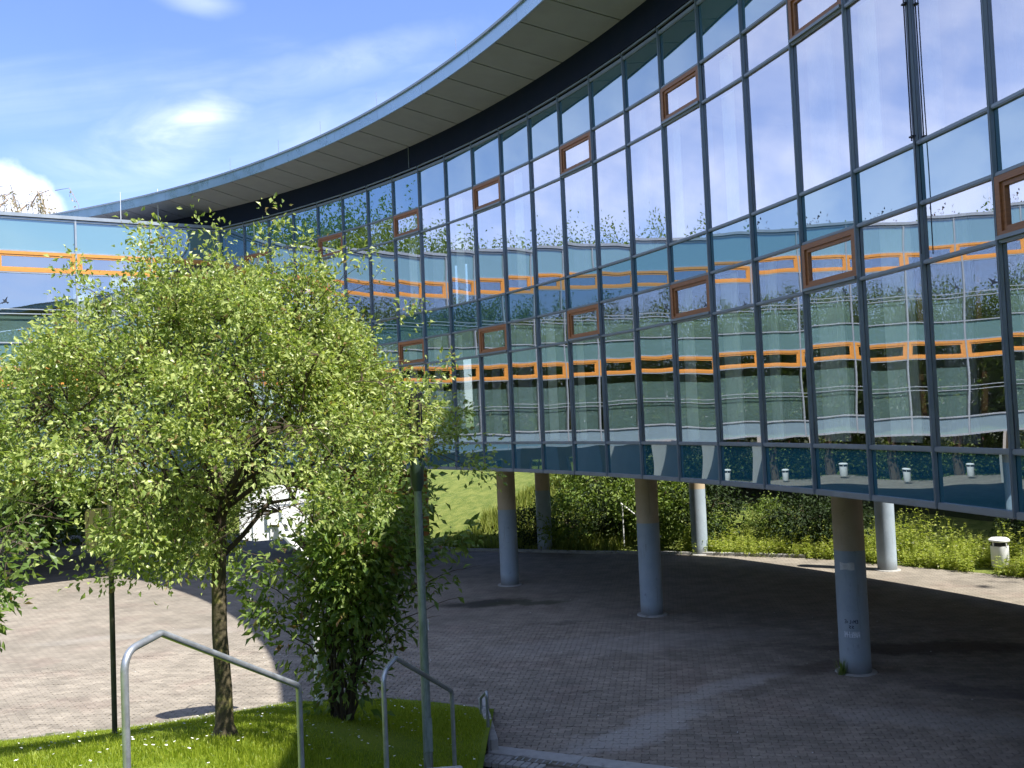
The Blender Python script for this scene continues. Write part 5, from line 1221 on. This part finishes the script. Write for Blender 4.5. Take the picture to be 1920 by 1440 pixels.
for x, y, s, p_, l in [(-52.5, 33.2, 1.6, 'tall', 'very tall dense tree behind the wing, mirrored near the corner of the facade'), (-54, 38.0, 1.55, 'tall', 'second very tall tree behind the wing, mirrored in the facade'), (-60, 29, 1.6, 'tall', 'very tall pale tree far behind the wing'), (-43, 44.5, 1.22, 'copper', 'copper leaved tree rising behind the wing'), (-39.5, 44.8, 1.2, 'tall', 'pale tree beside the copper leaved tree behind the wing'), (-36, 49, 1.22, 'copper', 'smaller copper leaved tree behind the wing'), (-47.5, 44, 1.22, 'tall', 'green tree left of the copper leaved tree behind the wing')]:
    plant('tall_tree', p_, l, 'tree', x, y, s, z=0)
# trees behind the photographer and across the yard (seen mirrored in the glass)
for k, (x, y, s, p_) in enumerate([(-46, -2, 1.0, 'big'), (-38, -10, 1.0, 'bigpale'), (-30, -16, 1.0, 'big'), (-21, -21, 1.0, 'big'), (-11, -24, .95, 'bigpale'), (-1, -26, .95, 'big'), (9, -27, .95, 'big'), (19, -26, .9, 'bigpale'), (-55, 6, 1.0, 'big'), (-50, -9, 1.1, 'big'), (-42, -7, .9, 'bigpale'), (-34, -14, .9, 'bigpale'), (-25.5, -19, .9, 'big'), (-16, -23, .9, 'big'), (-6, -26, .9, 'big'), (4, -27, .9, 'bigpale'), (14, -28, .9, 'big'), (25, -24, .9, 'big'), (31, -20, .9, 'big')]):
    plant('park_tree', p_, 'broadleaf tree across the yard behind the stairs', 'tree', x, y, s, group='trees behind the stairs', z=0 if y > -3 else 2.5)
for k in range(26):
    x = -58 + k * 3.5 + random.uniform(-.8, .8); y = -6 - 16 * min(1, max(0, (x + 50) / 35)) + random.uniform(-1.5, 1.5)
    plant('shrub', 'lime', 'big bush under the trees across the yard behind the stairs', 'shrub', x, y, 2.6, group='bushes behind the stairs', z=0 if y > -9 else 2.3)
def birch():
    g = np.random.default_rng(77); x, y = -30.3, 55.0; t = thing('weeping_birch', 'pale weeping birch with thin hanging twigs above the wing roof', 'tree', (x, y, 0)); t.scale = (1.9, 1.7, 1.12); b = MB(); P = []; D = []
    b.tube([(0, 0, -.3), (.1, 0, 6), (-.1, 0, 12), (.1, 0, 16.5)], [.3, .22, .15, .07], 10)
    for k in range(22):
        a = g.uniform(0, 6.28); z0 = g.uniform(9, 16); r = g.uniform(1.0, 3.0); top = np.array([math.cos(a) * r, math.sin(a) * r, z0 + g.uniform(1.2, 3.2)]); pts = limb(b, (0, 0, z0), top, .06, .02, g, 7, .25, .16, 5)
        for q in range(24):
            p = pts[g.integers(2, 8)] + g.normal(0, .12, 3); d = np.array([math.cos(a), math.sin(a), 0]) * g.uniform(.1, .8) + g.normal(0, .25, 3); d[2] = 0; L = g.uniform(.9, 2.6); e1 = p + d * .5 + np.array([0, 0, .12]); e2 = p + d * .8 + np.array([0, 0, -L * .5]); e3 = p + d * .85 + np.array([0, 0, -L])
            b.tube([tuple(p), tuple(e1), tuple(e2), tuple(e3)], [.02, .013, .009, .005], 3, cap=False)
            for i in range(14): s = g.random(); w = e1 + (e3 - e1) * s; P.append(w + g.normal(0, .07, 3)); D.append(g.normal(0, .4, 3) + np.array([0, 0, -1]))
    put('trunk', b.mesh('trunk', M['birch']), t); P = np.array(P); n = len(P); L = g.uniform(.10, .19, n)
    kind(put('crown', leaf_cloud('crown', P, np.array(D), g.normal(0, 1, (n, 3)), L, L * .45, M['catkin']), t), 'stuff')
birch()
def villa():
    p = wpt(18.2, -13); t = thing('white_villa', 'white rendered house with tall windows behind the straight wing', 'house', p, WROT)
    W, Dp, H = 6.9, 6.0, 6.2
    wins = [(-2.3, 1.0), (-0.0, 1.0), (2.3, 1.0)]
    MB().box((-W / 2, 0.12, -0.1), (W / 2, Dp, H)).build('wall', M['render'], t)
    for x, z in wins:
        for zz in (0.9, 3.6):
            f = frame_mb(1.2, 1.7, .08, 0.02, .118).build('window', M['white'], t, (x, 0, zz + .85)); MB().box((-.52, .07, -.77), (.52, .085, .77)).build('pane', M['glass'], f); MB().box((-.03, .04, -.77), (.03, .10, .77)).build('glazing_bar', M['white'], f)
            MB().box((-.7, -.02, zz - .07), (.7, .118, zz - .003)).build('sill', M['concrete'], t, (x, 0, 0))
    b = MB(); b.add([(-W / 2 - .3, -.3, H), (W / 2 + .3, -.3, H), (W / 2 + .3, Dp + .3, H), (-W / 2 - .3, Dp + .3, H), (-W / 2 + 2, Dp / 2, H + 2.4), (W / 2 - 2, Dp / 2, H + 2.4)], [(0, 3, 2, 1), (0, 1, 5, 4), (2, 3, 4, 5), (1, 2, 5), (3, 0, 4)]); b.build('roof', M['frieze'], t)
villa()
def slope_grass():
    g = np.random.default_rng(8); n = 26000; a = np.radians(g.uniform(38.5, 48, n)); u = g.uniform(.1, 13, n) ** 1.0
    e = np.array([plaza_edge(q) for q in a]); x = AC.x + (e + u) * np.sin(a); y = AC.y + (e + u) * np.cos(a); z = hill_h(x, y)
    h = g.uniform(.14, .5, n) * (.6 + .6 * (np.sin(x * 2.1) * np.sin(y * 1.7) > 0)); w = g.uniform(.018, .034, n); t = g.uniform(0, 6.28, n); lx, ly = g.normal(0, .10, n), g.normal(0, .10, n); dx, dy = np.cos(t) * w, np.sin(t) * w
    V = np.stack([np.c_[x - dx, y - dy, z - .06], np.c_[x + dx, y + dy, z - .06], np.c_[x + lx, y + ly, z + h]], 1).reshape(-1, 3)
    me = fast_mesh('slope_grass', V, np.arange(3 * n), np.full(n, 3)); me.materials.append(M['slope']); kind(put('slope_grass', me), 'stuff')
    b = MB()
    for k in range(170):
        x, y = g.uniform(-9, 11), g.uniform(13.5, 30)
        if in_poly(np.array([x]), np.array([y]), LAWN)[0] or (y < 14.9 and -0.6 < x < 2.4): continue
        r = g.uniform(.008, .022); q = g.uniform(0, 6.28); c_, s_ = math.cos(q) * r, math.sin(q) * r
        b.add([(x - c_, y - s_, .004), (x + s_ * .6, y - c_ * .6, .007), (x + c_ * 1.3, y + s_ * 1.3, .004), (x - s_ * .6, y + c_ * .6, .012)], [(0, 1, 2, 3)])
    kind(b.build('litter', M['notice']), 'stuff')
slope_grass()
pavers()
bpy.context.view_layer.update()
